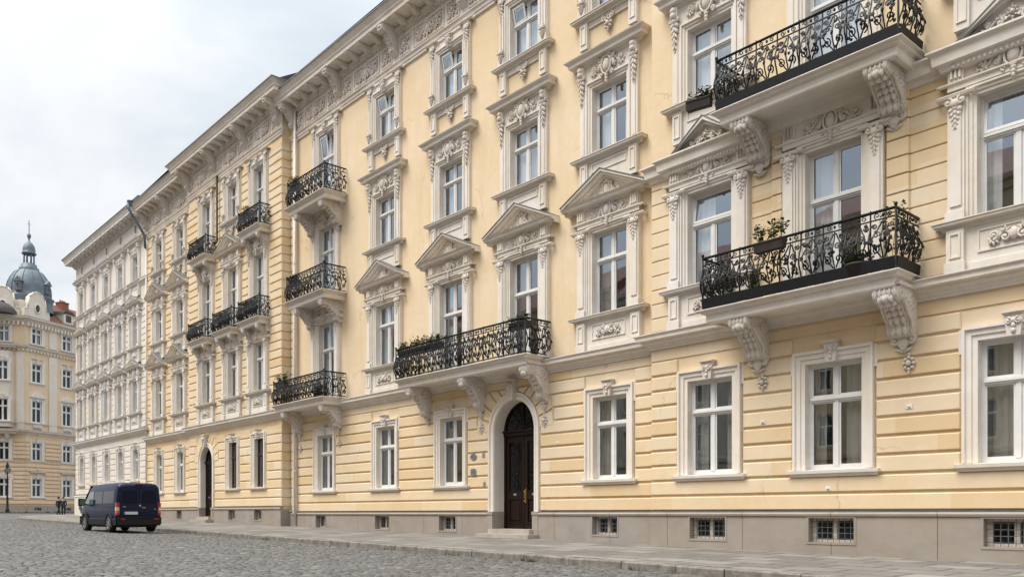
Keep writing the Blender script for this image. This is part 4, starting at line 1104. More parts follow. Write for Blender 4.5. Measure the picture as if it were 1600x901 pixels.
for s in (1.5, 5.7, 9.9):
    for zz, wd in ((14.05, .95), (5.65, 1.05)):
        b = MB(); b.mould(-wd + .3, wd - .3, [(0, -.12), (.16, -.1), (.3, 0), (.3, .08), (0, .1)], 0, 1)
        if zz > 10: b.prism([(-.95, .10), (.95, .10), (.5, .45), (0, .6), (-.5, .45)], 0, .25)
        F.P('hood', b.mesh('far_hood', [M['fpale'], M['lead']]), s, 0, zz)
    for zz, rs in ((5.95, .25), (9.95, .22)): c = MB(); rosette(c, 0, 0, rs, .1); F.P('rosette', c.mesh('far_rosette', [M['fpale']], False), s, 0, zz)
    b = MB(); b.box(-.62, .62, 0, .04, 10.42, 11.0)
    for i in range(7): b.tube([(-.5 + i * .16, .08, 10.5), (-.5 + i * .16, .08, 10.95)], .05, 5)
    F.P('apron', b.mesh('far_apron', [M['fpale']]), s)
    b = MB(); b.mould(-.6, .6, [(0, 18.3), (.1, 18.35), (.18, 18.45), (0, 18.5)]); F.P('hood', b.mesh('far_upper_hood', [M['fpale']]), s)
for s in (-2.95,):
    b = MB()
    b.lathe(0, 0, [(2.15, 23.0), (2.1, 23.35), (1.8, 23.85), (1.3, 24.2), (.6, 24.45), (.12, 24.55), (.16, 24.9), (.0, 25.1)], 20)
    X, p = fc(s, .1); F.P('bay_roof', b.mesh('bay_roof', [M['slate']]), X, p)
    b = MB(); X, p = fc(s, .6)
    b.xprism([(0, 10), (.6, 10), (.5, 9.6), (.15, 9.2), (0, 9.1)], -.2, .2); bb = b.mesh('bay_bracket', [M['fpale']])
    for i in (-1, 1): X, p = fc(s + i * 1.2, 0); F.P('bracket', bb, X, p, 0, None, TH)
def gable(s, wd, z0, z1, rz, rd):
    pts = [(-wd, z0), (wd, z0), (wd * .95, z0 + .9), (wd * .72, z0 + 1.0), (wd * .6, z1 - .7), (wd * .3, z1 - .15), (0, z1), (-wd * .3, z1 - .15), (-wd * .6, z1 - .7), (-wd * .72, z0 + 1.0), (-wd * .95, z0 + .9)]
    b = MB(); b.prism(pts, -.5, .05, 0, True)
    n = len(pts)
    for i in range(2, n - 1): b.tube([(pts[i][0], .02, pts[i][1]), (pts[i + 1][0], .02, pts[i + 1][1])], .09, 5)
    b.tube([(.36 * cos(pi * i / 8), .08, z0 + 1.15 + .5 * sin(pi * i / 8)) for i in range(17)], .09, 5, 0, False)
    X, p = (s, 0) if rz == 0 else fc(s, 0)
    o = F.P('gable', b.mesh('gable', [M['fpale']]), X, p, 0, None, rz)
    g = MB(); g.add([(.34 * cos(pi * i / 8), .06, z0 + 1.15 + .48 * sin(pi * i / 8)) for i in range(16)], [tuple(range(16))]); F.P('oval_window', g.mesh('oval_window', [M['slate']]), parent=o)
gable(1.5, 1.75, 23.0, 26.0, 0, 0); gable(-2.25, 1.7, 23.0, 26.2, TH, 0)
b = MB()     # parapet, dome, lantern
b.box(-.2, 3.6, -4.2, -.5, 22.9, 24.9, 0)
X, Y = 2.9, -2.75
F.P('attic', b.mesh('attic', [M['fpale']]))
d = MB()
d.lathe(0, 0, [(2.9, 24.2), (2.8, 24.7), (2.7, 25.4), (2.95, 25.75), (2.98, 25.85), (2.62, 25.95), (2.66, 26.5), (2.62, 27.0), (2.45, 27.6), (2.15, 28.2), (1.7, 28.75), (1.2, 29.1), (.95, 29.2)], 24)
for i in range(12):
    a = 2 * pi * i / 12
    d.tube([(r * cos(a), r * sin(a), z) for r, z in ((2.66, 26), (2.69, 26.5), (2.65, 27), (2.48, 27.6), (2.18, 28.2), (1.73, 28.77), (1.0, 29.2))], .045, 4)
dm = F.P('dome', d.mesh('dome', [M['zinc']]), X, Y); dm.scale = (.88, .88, 1)
d = MB(); d.lathe(0, 0, [(1.2, 29.1), (1.22, 29.35), (1.0, 29.4), (.95, 29.75), (.8, 29.8), (.8, 29.9), (0, 29.9)], 12)
for i in range(8): d.tube([(.62 * cos(2 * pi * (i + .5) / 8), .62 * sin(2 * pi * (i + .5) / 8), 29.85), (.62 * cos(2 * pi * (i + .5) / 8), .62 * sin(2 * pi * (i + .5) / 8), 31.0)], .09, 6)
d.lathe(0, 0, [(0, 30.95), (.8, 30.95), (.92, 31.1), (.74, 31.15), (.78, 31.5), (.66, 31.95), (.4, 32.3), (.12, 32.5), (.1, 32.8), (.2, 32.95), (.26, 33.15), (.18, 33.35), (.06, 33.45), (.05, 34.9), (0, 35)], 12)
d.tube([(-.22, 0, 34.5), (.22, 0, 34.5)], .03, 4)
F.P('lantern', d.mesh('dome_lantern', [M['zinc']]), parent=dm)
for a in (-1.75, -.35):     # dormers of the dome, facing the square
    d = MB(); d.box(-.42, .42, 1.9, 2.78, 26.3, 27.35); d.prism([(-.6, 27.3), (.6, 27.3), (0, 27.85)], 1.4, 2.9); d.tube([(.2 * cos(pi * i / 6), 2.8, 26.85 + .3 * sin(pi * i / 6)) for i in range(13)], .06, 5)
    d.add([(.18 * cos(pi * i / 6), 2.795, 26.85 + .28 * sin(pi * i / 6)) for i in range(12)], [tuple(range(12))], 1)
    F.P('dormer', d.mesh('dome_dormer', [M['zinc'], M['slate']]), parent=dm, rz=a + .55)
b = MB(); b.add([(3.3, .35, 23.1), (16, .35, 23.1), (16, -3.6, 26.2), (3.3, -3.6, 26.2), (16, -9, 23), (3.3, -9, 23)], [(0, 1, 2, 3), (3, 2, 4, 5), (0, 3, 5)])
rf = F.P('roof', b.mesh('tiled_roof', [M['tile']]))
b = MB(); b.box(7.7, 8.7, -3.9, -2.9, 24.8, 26.55); b.box(7.65, 8.75, -3.95, -2.85, 26.55, 26.7)
for i in range(3): b.lathe(7.9 + i * .3, -3.4, [(.1, 26.7), (.09, 26.95)], 8)
F.P('chimney', b.mesh('chimney', [M['brick']]), parent=rf)
b = MB(); b.box(5.1, 6.5, -1.6, .1, 23.3, 24.5, 0); b.prism([(4.95, 24.45), (6.65, 24.45), (6.3, 24.85), (5.3, 24.85)], -1.8, .2, 1); b.add([(5.4, .105, 23.5), (6.2, .105, 23.5), (6.2, .105, 24.3), (5.4, .105, 24.3)], [(0, 1, 2, 3)], 1)
F.P('dormer', b.mesh('roof_dormer', [M['fpale'], M['slate']]), parent=rf)
b = MB(); b.add([(-.2, .3, 23), (3.4, .3, 23), (3.4, -8, 23), (-8, -10, 23)], [(0, 1, 2, 3)]); F.P('roof', b.mesh('flat_roof', [M['slate']]))

# ------------------------------------------------------------------ the houses across the street, behind the camera: the windows mirror them
OY = -39.0
M['owall'] = plaster('ochre_plaster', (.50, .37, .22), (.36, .27, .17), amount=.5)
M['obrown'] = plaster('brown_plaster', (.40, .30, .22), (.28, .21, .16), amount=.5)
M['ocream'] = plaster('grey_cream_plaster', (.50, .44, .36), (.36, .31, .25), amount=.5)
def opposite(x0, x1, ht, m, label):
    o = link('house', None, ((x0 + x1) / 2, OY, zg(x0) - .4)); thing(o, label, 'building'); ox = (x0 + x1) / 2; oz = o.location.z
    b = MB(); hs = []; n = int((x1 - x0) / 3.4); px = (x1 - x0) / n
    for i in range(n):
        for z in range(int(ht / 4.1)): hs.append((x0 + px * (i + .5) - .6, x0 + px * (i + .5) + .6, 1.3 + z * 4.1, 3.6 + z * 4.1))
    wall_panel(b, x0, x1, -1, ht, 0, hs)
    b.mould(x0 + .05, x1 - .05, [(0, ht - .9), (.2, ht - .8), (.3, ht - .4), (.6, ht - .3), (.7, ht), (0, ht + .05)], 0, None, False)
    b.mould(x0 + .05, x1 - .05, [(0, 4.4), (.2, 4.5), (.25, 4.8), (0, 4.85)], 0, None, False)
    for q in (x0, x1): b.add([(q, 0, -1), (q, -12, -1), (q, -12, ht), (q, 0, ht)], [(0, 1, 2, 3)])
    b.add([(x0, -12, -1), (x1, -12, -1), (x1, -12, ht), (x0, -12, ht)], [(0, 1, 2, 3)])
    for h_ in hs:
        for (u0, u1, v0, v1) in ((h_[0] - .2, h_[0], h_[2], h_[3]), (h_[1], h_[1] + .2, h_[2], h_[3]), (h_[0] - .3, h_[1] + .3, h_[2] - .2, h_[2]), (h_[0] - .3, h_[1] + .3, h_[3], h_[3] + .25)): b.box(u0, u1, -.2, .1, v0, v1)
    # the front looks towards +Y: turned half round about the house's own middle
    b.v = [(-(vx - ox), -vy, vz - 0) for vx, vy, vz in b.v]
    link('wall', b.mesh('house_wall', [M[m]]), (0, 0, .4), o)
    r_ = MB(); w_ = (x1 - x0) / 2; r_.add([(-w_, .7, ht), (w_, .7, ht), (w_, -6, ht + 4), (-w_, -6, ht + 4), (w_, -12, ht), (-w_, -12, ht)], [(0, 1, 2, 3), (3, 2, 4, 5), (0, 3, 5), (1, 2, 4)]); r_.v = [(-x, -y, z) for x, y, z in r_.v]
    link('roof', r_.mesh('house_roof', [M['tile']]), (0, 0, .4), o)
    proto = None
    for h_ in hs:
        f = MB()
        def mk():
            f.box(-.6, .6, -.2, -.12, 0, .08); f.box(-.6, .6, -.2, -.12, 2.22, 2.3); f.box(-.6, -.52, -.2, -.12, .08, 2.22); f.box(.52, .6, -.2, -.12, .08, 2.22); f.box(-.05, .05, -.2, -.12, .08, 2.22); f.box(-.52, .52, -.2, -.13, 1.45, 1.55)
            f.add([(-.55, -.17, .05), (.55, -.17, .05), (.55, -.17, 2.25), (-.55, -.17, 2.25)], [(0, 1, 2, 3)], 1); f.v = [(-x, -y, z) for x, y, z in f.v]
            return f.mesh('house_window', [M['white'], M['tint0']])
        link('window', cached('opwin', mk), (-((h_[0] + h_[1]) / 2 - ox), 0, h_[2] + .4), o)
M['tint0'] = simple('dark_panes', (.02, .024, .03), .05, 0, .1, 2, 0, .6)
opposite(-128, -104, 20.0, 'obrown', 'brown house at the far left end of the row across the street')
opposite(-104, -78, 21.0, 'ocream', 'pale house in the row across the street, second from its left end')
opposite(-78, -52, 20.5, 'owall', 'ochre house in the row across the street, facing the rusticated one')
opposite(-52, -33, 20.0, 'ocream', 'grey cream house across the street, behind the viewer')
opposite(-33, -15, 21.5, 'owall', 'ochre house across the street, mirrored in the first floor windows')
opposite(-15, 2, 19.0, 'obrown', 'brown house across the street, mirrored in the ground floor windows')
opposite(2, 20, 21.0, 'owall', 'second ochre house across the street, at its right hand end')

# ------------------------------------------------------------------ ground, road, pavement, kerb
KY = -5.8
def zroad(X, Y):
    c = max(0, 1 - ((Y + 12.5) / 6.6) ** 2) * .09
    return zg(X) - .05 - .15 + c


def cobble_mat():
    m, k = mat('cobbles_far'); p = k.pos()
    v = k.n('ShaderNodeTexVoronoi', {'Vector': k.vec(p, (1, 1, .01)), 'Scale': 4.2, 'Randomness': .55}, feature='F1')
    e = k.n('ShaderNodeTexVoronoi', {'Vector': k.vec(p, (1, 1, .01)), 'Scale': 4.2, 'Randomness': .55}, feature='DISTANCE_TO_EDGE')
    t = k.n('ShaderNodeSeparateXYZ', {0: v.outputs['Color']}).outputs[0]
    c = k.ramp(t, [(0, (.072, .069, .065)), (.6, (.115, .11, .103)), (1, (.18, .168, .15))])
    c = k.mix(k.ramp(e.outputs[0], [(0.0, g3(1)), (.09, g3(0))]), c, (.055, .05, .045))
    finish(k, c, .7, k.bump(e.outputs[0], .6, .05))
    return m


def sett_mat():
    m, k = mat('stone_setts'); p = k.pos()
    inf = k.n('ShaderNodeAttribute', None, attribute_name='tone', attribute_type='GEOMETRY').outputs['Fac']
    c = k.ramp(inf, [(0, (.055, .053, .05)), (.35, (.098, .094, .088)), (.6, (.132, .125, .116)), (.8, (.18, .166, .146)), (1, (.26, .238, .205))])
    big = k.noise(p, .35, 4); c = k.mix(k.math('MULTIPLY', k.ramp(big, [(.4, g3(0)), (.7, g3(1))]), .35), c, (.12, .112, .105))
    f = k.noise(p, 22, 4); c = k.mix(k.math('MULTIPLY', k.ramp(f, [(.3, g3(1)), (.6, g3(0))]), .35), c, (.10, .095, .09))
    finish(k, c, .62, k.bump(k.noise(p, 30, 3), .4, .01), spec=.4)
    return m


def paving_mat():
    m, k = mat('pavement_slabs'); p = k.pos()
    br = k.n('ShaderNodeTexBrick', {'Vector': k.vec(p, (1, 1, 1), (.3, .1, 0)), 'Color1': (.15, .138, .125, 1), 'Color2': (.29, .265, .235, 1), 'Mortar': (.06, .054, .048, 1), 'Scale': 1, 'Mortar Size': .035, 'Mortar Smooth': .2, 'Bias': -.1, 'Brick Width': 1.1, 'Row Height': .82}, offset=.43)
    a = k.noise(p, .7, 5, .65, .4); c = k.mix(k.math('MULTIPLY', k.ramp(a, [(.42, g3(0)), (.65, g3(1))]), .45), br.outputs[0], (.115, .104, .092))
    a2 = k.noise(p, 5, 4); c = k.mix(k.math('MULTIPLY', k.ramp(a2, [(.35, g3(1)), (.55, g3(0))]), .25), c, (.26, .24, .21))
    finish(k, c, .75, k.bump(k.math('ADD', k.math('MULTIPLY', br.outputs[1], -1.2), k.math('MULTIPLY', k.noise(p, 9, 4), .4)), .5, .02))
    return m


M['cob'], M['sett'], M['pave'] = cobble_mat(), sett_mat(), paving_mat()
M['kerb'] = simple('granite_kerb', (.20, .18, .155), .8, 0, .45, 5, .6)
M['moss'] = simple('moss', (.05, .075, .02), .9, 0, .4, 8, 0)

def sheet(name, xs, ys, zf, m):
    vs = [(x, y, zf(x, y)) for x in xs for y in ys]; n = len(ys)
    me = bpy.data.meshes.new(name); me.from_pydata(vs, [], [(i * n + j, (i + 1) * n + j, (i + 1) * n + j + 1, i * n + j + 1) for i in range(len(xs) - 1) for j in range(n - 1)])
    me.materials.append(m); return struct(link(name, me))
sheet('ground', [-400, -200, -125, -110, -95, -80, -66, -50, -35, -20, -10, 0, 20, 60], [-160, -60, -19.1, -17, -15, -13.5, -12, -10.5, -9, -7.5, -5.9, 0, 40, 200], lambda x, y: zroad(x, y) - .035, M['cob'])

def edge(X):
    """outer edge of the pavement: straight kerb, then a rounded corner round the pale house"""
    if X > -63: return KY
    u = (-63 - X) / 15.5
    return KY + 9 * (1 - sqrt(max(0, 1 - min(1, u) ** 2)))
def zpave(x, y): return zg(x) - .05 * min(1, max(0, -y / 5.8))
xs = [4, -6, -12, -20, -30, -40, -50, -58, -63] + [-63 - 15.5 * sin(pi / 2 * i / 14) for i in range(1, 15)]
vs, fs = [], []
for x in xs:
    e = edge(x) + .28 * (1 if x > -78 else 0)
    for y in (.5, e * .33 + .3, e * .66 + .1, e): vs.append((x, y, zpave(x, y)))
for i in range(len(xs) - 1):
    for j in range(3): fs.append((i * 4 + j, i * 4 + j + 1, i * 4 + j + 5, i * 4 + j + 4))
me = bpy.data.meshes.new('pavement'); me.from_pydata(vs, [], fs); me.materials.append(M['pave']); struct(link('pavement', me))
me = bpy.data.meshes.new('pavement'); me.from_pydata([(-78.5, .5, zg(-78.5)), (-73, .5, zg(-73)), (-73, 40, zg(-73)), (-78.5, 40, zg(-78.5))], [], [(0, 1, 2, 3)]); me.materials.append(M['pave']); struct(link('pavement', me))
# far pavement along the corner house
me = bpy.data.meshes.new('pavement'); th = radians(120)
def fw(x, p): return (-107.2 + x * cos(th) + p * sin(th), 3.21 + x * sin(th) - p * cos(th))
q = [(-12.0 * cos(TH) + 3 * sin(TH), 12 * sin(-TH) * -1), ]
c0, c1 = fc(-12, 0), fc(-12, 2.6); k1 = fc(0, 2.6)
ring_in = [fw(*c0), fw(0, 0), fw(16, 0)]; ring_out = [fw(*c1), fw(.9, 2.9), fw(16, 2.6)]
vs = []
for a_, b_ in zip(ring_in, ring_out): vs += [(a_[0], a_[1], zg(a_[0]) + .0), (b_[0], b_[1], zg(b_[0]) - .03), (b_[0], b_[1], zg(b_[0]) - .2)]
me.from_pydata(vs, [], [(0, 1, 4, 3), (3, 4, 7, 6), (1, 2, 5, 4), (4, 5, 8, 7)]); me.materials.append(M['pave']); struct(link('pavement', me))
# kerb stones
b = MB(); x = 3.0
pts = []
while x > -78.4:
    L = R.uniform(.9, 1.5) if x > -63 else .8
    y0, y1 = edge(x), edge(x - L + .02)
    zt0, zt1 = zpave(x, y0) + R.uniform(-.008, .006), zpave(x - L, y1) + R.uniform(-.008, .006); j = R.uniform(-.012, .012)
    def st(xx, y, zt): return [(xx, -(y + .29), zt), (xx, -(y + .02 + j), zt), (xx, -(y + j), zt - .025), (xx, -(y - .01 + j), zt - .25)]
    a, c = st(x, y0, zt0), st(x - L + .02, y1, zt1)
    b.add(a + c, [(0, 1, 5, 4), (1, 2, 6, 5), (2, 3, 7, 6), (0, 1, 2, 3), (4, 5, 6, 7)]); x -= L
struct(link('kerb', b.mesh('kerb', [M['kerb']])))
# weeds in the gutter
b = MB()
for (xa, n) in ((-14.2, 60), (-24, 10), (-27.5, 40), (-33, 25), (-11, 14), (-20, 25), (-17, 18), (-30, 14)):
    for _ in range(n):
        x = xa + R.gauss(0, .16); y = KY - .03 + R.gauss(0, .03); z = zroad(x, y); hh = R.uniform(.03, .12); dx, dy = R.gauss(0, .04), R.gauss(0, .03)
        b.add([(x - .012, -y, z - .02), (x + .012, -y, z - .02), (x + dx, -y - dy, z + hh)], [(0, 1, 2)])
struct(link('weeds', b.mesh('weeds', [M['moss']], False)), 'stuff')
# setts
def setts():
    vs, fs, tone = [], [], []
    rr = random.Random(3); t_view = (-.7507, .6607); rt = (.6607, .7507)
    x = -2.0
    while x > -66:
        cw = rr.uniform(.12, .155); y = -5.84 - rr.uniform(0, .1)
        while y > -19.5:
            ln = rr.uniform(.13, .24)
            cx, cy = x - cw / 2, y - ln / 2; dx, dy = cx, cy + D0
            dep = dx * t_view[0] + dy * t_view[1]; lat = dx * rt[0] + dy * rt[1]
            if dep > 8 and -.68 < lat / dep < .68 and dep < 62:
                g = .009 + dep * .00012; zc = zroad(cx, cy) + rr.gauss(0, .004); ti, tj = rr.gauss(0, .022), rr.gauss(0, .022); o = len(vs)
                hx, hy = cw / 2 - g, ln / 2 - g; wob = lambda: rr.uniform(-.007, .007)
                for (fx, fz) in ((1.0, -.05), (.93, -.009), (.72, .001)):
                    for (sx, sy) in ((1, 1), (-1, 1), (-1, -1), (1, -1)):
                        xx, yy = cx + sx * hx * fx + wob(), cy + sy * hy * fx + wob(); vs.append((xx, yy, zc + fz + ti * (xx - cx) + tj * (yy - cy)))
                for k in (0, 4):
                    for j in range(4): fs.append((o + k + j, o + k + (j + 1) % 4, o + k + 4 + (j + 1) % 4, o + k + 4 + j))
                fs.append((o + 8, o + 9, o + 10, o + 11))
                tv = min(1, max(0, rr.gauss(.45, .2))); tone.extend([tv] * 12)
            y -= ln
        x -= cw
    me = bpy.data.meshes.new('setts'); me.from_pydata(vs, [], fs); me.materials.append(M['sett'])
    at = me.attributes.new('tone', 'FLOAT', 'POINT'); at.data.foreach_set('value', tone)
    me.polygons.foreach_set('use_smooth', [True] * len(fs)); me.update()
    return me
struct(link('road', setts()))

# ------------------------------------------------------------------ the van
def car_paint():
    m, k = mat('dark_blue_paint'); f = k.noise(k.pos(), 2, 3)
    b = k.n('ShaderNodeBsdfPrincipled', {'Base Color': k.mix(f, (.0011, .0072, .032), (.0014, .009, .040)), 'Roughness': .4, 'Coat Weight': .18, 'Coat Roughness': .05, 'Specular IOR Level': .2})
    k.n('ShaderNodeOutputMaterial', {0: b}); return m
M['paint'] = car_paint()
M['black'] = simple('black_plastic', (.014, .015, .018), .6, 0, .2, 8, spec=.25)
M['tyre'] = simple('tyre_rubber', (.016, .016, .016), .85, 0, .2, 12)
M['rim'] = simple('alloy', (.42, .42, .43), .35, .8, .1)
M['tint'] = simple('tinted_glass', (.004, .005, .008), .06, 0, .1, 2, 0, .3)
M['bluetint'] = simple('blue_tinted_glass', (.0012, .004, .022), .2, 0, .1, 2, 0, .2)
M['clear'] = simple('green_side_glass', (.10, .14, .11), .05, 0, .1, 2, 0, .6)
M['red'] = simple('red_lens', (.42, .015, .012), .2, 0, .2, 10, 0, .6)
M['lens'] = simple('white_lens', (.6, .58, .55), .2, 0, .1, 10, 0, .6)
M['amber'] = simple('amber_lens', (.6, .14, .02), .2, 0, .1, 10, 0, .6)
M['plate_w'] = simple('plate_white', (.62, .62, .60), .5, 0, .1, 30)
M['plate_b'] = simple('plate_blue', (.02, .07, .32), .5, 0, .1, 30)
M['ink'] = simple('plate_ink', (.03, .03, .035), .6, 0, .1, 30)

VH = .84
def van():
    V = link('van', None, (-37.15, -7.75, 0), None, radians(181)); V.location.z = zroad(-37.15, -7.75) + .01
    thing(V, 'dark blue panel van parked by the kerb, seen from its rear corner', 'van')
    ST = [(-2.42, .97, .62, 1.80), (-2.40, 1.0, .42, 1.87), (-2.30, 1.0, .30, 1.93), (-1.9, 1.0, .28, 1.955), (-.9, 1.0, .28, 1.965), (.2, 1.0, .28, 1.95), (.9, 1.0, .28, 1.91), (1.15, .99, .28, 1.85), (1.45, .985, .28, 1.60), (1.75, .98, .28, 1.33), (1.98, .97, .28, 1.13), (2.2, .95, .28, 1.05), (2.38, .90, .30, .95), (2.47, .82, .34, .75)]
    def ring(w, zb, zt):
        wd = VH * w; zs = [(.86, zb), (.97, zb + .1), (1.0, min(.75, zt - .2)), (.995, min(1.05, zt - .1)), (.965, min(1.35, zt - .07)), (.91, zt - .13 if zt > 1.5 else zt - .05), (.82, zt - .035), (.6, zt - .004), (0, zt)]
        L = [(-wd * f, z) for f, z in zs]; return L + [(-y, z) for y, z in reversed(L[:-1])]
    b = MB(); rows = [[(x, -y, z) for y, z in ring(w, zb, zt)] for x, w, zb, zt in ST]; n = len(rows[0])
    vs = [v for r in rows for v in r]
    b.add(vs, [(i * n + j, i * n + (j + 1) % n, (i + 1) * n + (j + 1) % n, (i + 1) * n + j) for i in range(len(rows) - 1) for j in range(n)], 0, True)
    b.add(rows[0], [tuple(range(n))]); b.add(rows[-1], [tuple(range(n))])
    def surf(z): return VH * (1.0 if z < .75 else 1.0 - .005 * (z - .75) / .3 if z < 1.05 else .995 - .03 * (z - 1.05) / .3 if z < 1.35 else .965 - .055 * (z - 1.35) / .45)
    body = link('body', b.mesh('van_body', [M['paint']]), (0, 0, 0), V)
    def P(name, mb, mats, loc=(0, 0, 0), parent=V, rec=True): return link(name, mb.mesh(name, mats, rec), loc, parent)
    # wall coordinates of the builder: y = -p, so the left flank (+y) has p negative
    for sd in (1, -1):
        def quad(x0, x1, z0, z1, off=.006, sl0=0, sl1=0): return [(x0, -sd * (surf(z0) + off), z0), (x1, -sd * (surf(z0) + off), z0), (x1 - sl1, -sd * (surf(z1) + off), z1), (x0 + sl0, -sd * (surf(z1) + off), z1)]
        for x0, x1, mt, s1 in ((-2.05, -.72, 'tint', 0), (-.62, .42, 'tint', 0)):
            g = MB(); g.add(quad(x0, x1, 1.14, 1.62), [(0, 1, 2, 3)]); P('side_window', g, [M[mt]])
        g = MB(); g.add([(.52, -sd * (surf(1.1) + .006), 1.12), (1.62, -sd * (surf(1.1) + .004), 1.10), (1.08, -sd * (surf(1.6) + .0), 1.62), (.52, -sd * (surf(1.62) + .006), 1.64)], [(0, 1, 2, 3)]); P('side_window', g, [M['clear']])
        l = MB()     # shut lines, rub strip, sliding-door rail
        for xx in (.47, -.68, 1.5): l.add(quad(xx - .008, xx + .008, .42, 1.1 if xx > 1 else 1.66, .003), [(0, 1, 2, 3)])
        l.add(quad(-2.2, -.7, .985, 1.01, .006), [(0, 1, 2, 3)])
        P('shut_lines', l, [M['black']])
        k = MB(); k.xprism([(-sd * (VH - .02), .26), (-sd * (VH + .012), .30), (-sd * (VH + .016), .52), (-sd * (VH - .01), .55)], -2.38, 2.2); P('sill_cladding', k, [M['black']])
        for wx in (-1.55, 1.55):
            ar = MB(); ar.add([(wx + .41 * cos(pi * i / 10), -sd * (VH + .019), .33 + .41 * sin(pi * i / 10)) for i in range(11)] + [(wx - .41, -sd * (VH + .019), .2), (wx + .41, -sd * (VH + .019), .2)], [tuple(range(13))])
            ar.tube([(wx + .41 * cos(pi * i / 10), -sd * (VH + .012), .33 + .41 * sin(pi * i / 10)) for i in range(11)], .03, 5); P('wheel_arch', ar, [M['black']])
            wo = MB(); N_ = 24
            prof = [(.20, -.11), (.30, -.115), (.325, -.09), (.33, 0), (.325, .09), (.30, .115), (.20, .11)]
            vs = [(r * cos(2 * pi * j / N_), q, r * sin(2 * pi * j / N_)) for r, q in prof for j in range(N_)]
            wo.add(vs, [(i * N_ + j, i * N_ + (j + 1) % N_, (i + 1) * N_ + (j + 1) % N_, (i + 1) * N_ + j) for i in range(len(prof) - 1) for j in range(N_)], 0, True)
            w_ = P('wheel', wo, [M['tyre']], (wx, sd * (VH - .085), .33))
            ri = MB(); q = -sd * .10
            ri.tube([(.205 * cos(2 * pi * j / 20), q, .205 * sin(2 * pi * j / 20)) for j in range(21)], .018, 5, 0, False)
            for j in range(10): a = 2 * pi * j / 10; ri.tube([(.05 * cos(a), q, .05 * sin(a)), (.2 * cos(a), q, .2 * sin(a))], .02, 4)
            ri.ell((0, q, 0), (.055, .03, .055), 8, 5); ri.add([(.2 * cos(2 * pi * j / 20), q * .6, .2 * sin(2 * pi * j / 20)) for j in range(20)], [tuple(range(20))], 1)
            P('rim', ri, [M['rim'], M['black']], (0, 0, 0), w_)
        mi = MB(); mi.cbox(1.32, 1.46, -sd * (VH + .30) if sd > 0 else VH + .08, -sd * (VH + .08) if sd > 0 else VH + .30, 1.05, 1.36, .03); mi.tube([(1.4, -sd * VH * .97, 1.12), (1.4, -sd * (VH + .12), 1.12)], .03, 5)
        mo = P('mirror', mi, [M['black']]); mg = MB(); y0, y1 = VH + .10, VH + .28
        mg.add([(1.315, -sd * y0, 1.08), (1.315, -sd * y1, 1.08), (1.315, -sd * y1, 1.33), (1.315, -sd * y0, 1.33)], [(0, 1, 2, 3)]); P('mirror_glass', mg, [M['clear']], (0, 0, 0), mo)
        t = MB()
        def tl(z0, z1, m): t.box(-2.425, -2.26, *sorted((-sd * (VH - .11), -sd * (VH + .004))), z0, z1, m)
        tl(.76, .86, 2); tl(.86, .98, 1); tl(.98, 1.16, 0); tl(.68, .76, 0)
        P('tail_light', t, [M['red'], M['lens'], M['amber']])
        h = MB(); h.cbox(2.22, 2.42, *sorted((-sd * .5, -sd * .8)), .74, .95, .03); P('headlight', h, [M['lens']])
    bp = MB(); bp.cbox(-2.52, -2.3, -VH - .01, VH + .01, .30, .62, .05); bp.box(-2.54, -2.36, -.75, .75, .56, .6); P('rear_bumper', bp, [M['black']])
    for sd in (1, -1):
        rf_ = MB(); rf_.box(-2.53, -2.5, *sorted((sd * .55, sd * .72)), .50, .545); P('reflector', rf_, [M['red']])
    fb = MB(); fb.cbox(2.3, 2.55, -.78, .78, .28, .62, .06); P('front_bumper', fb, [M['black']])
    ws = MB(); ws.add([(1.17, .72, 1.86), (1.17, -.72, 1.86), (1.97, -.8, 1.16), (1.97, .8, 1.16)], [(0, 1, 2, 3)]); P('windscreen', ws, [M['tint']], (.02, 0, .02))
    for sd in (1, -1):    # rear doors
        d = MB(); x0, x1 = sorted((sd * .008, sd * (VH - .12)))
        d.cbox(-1, 1, 0, .03, 0, 1, .01) if False else None
        vs = [(-2.452, p, z) for p, z in ((x0, .66), (x1, .66), (x1 * (1 if sd < 0 else .97) , 1.74), (x0 * (1 if sd > 0 else .97), 1.74))]
        vb = [(-2.40, p, z) for _, p, z in vs]
        d.add(vs + vb, [(0, 1, 2, 3)] + [(i, (i + 1) % 4, 4 + (i + 1) % 4, 4 + i) for i in range(4)])
        dr = P('rear_door', d, [M['paint']])
        g = MB(); g.add([(-2.456, p, z) for p, z in ((x0 + .07, 1.12), (x1 - .07, 1.12), (x1 - .09, 1.64), (x0 + .09, 1.64))], [(0, 1, 2, 3)]); P('rear_window', g, [M['bluetint']], (0, 0, 0), dr)
        hb = MB(); hb.box(-2.47, -2.44, *sorted((sd * (VH - .10), sd * (VH - .16))), 1.45, 1.53); hb.box(-2.47, -2.44, *sorted((sd * (VH - .10), sd * (VH - .16))), .9, .97); P('hinge', hb, [M['black']], (0, 0, 0), dr)
    e = MB(); e.ell((-2.462, 0.03, 1.04), (.012, .045, .045), 10, 5); e.cbox(-2.47, -2.45, .10, .24, .955, .985, .004); e.cbox(-2.47, -2.45, -.62, -.50, .99, 1.015, .004); e.cbox(-2.47, -2.45, .56, .64, .90, .925, .004); P('badges', e, [M['rim']])
    b3 = MB(); b3.box(-2.44, -2.3, -.14, .14, 1.87, 1.915); P('brake_light', b3, [M['red']])
    pb = MB(); pb.box(-2.475, -2.452, -.58, -.06, .70, .81, 0); pb.box(-2.478, -2.474, -.58, -.54, .702, .808, 1); P('number_plate', pb, [M['plate_w'], M['plate_b']])
    wp = MB(); wp.tube([(-2.47, .05, 1.16), (-2.47, .32, 1.14)], .01, 4); P('rear_wiper', wp, [M['black']])
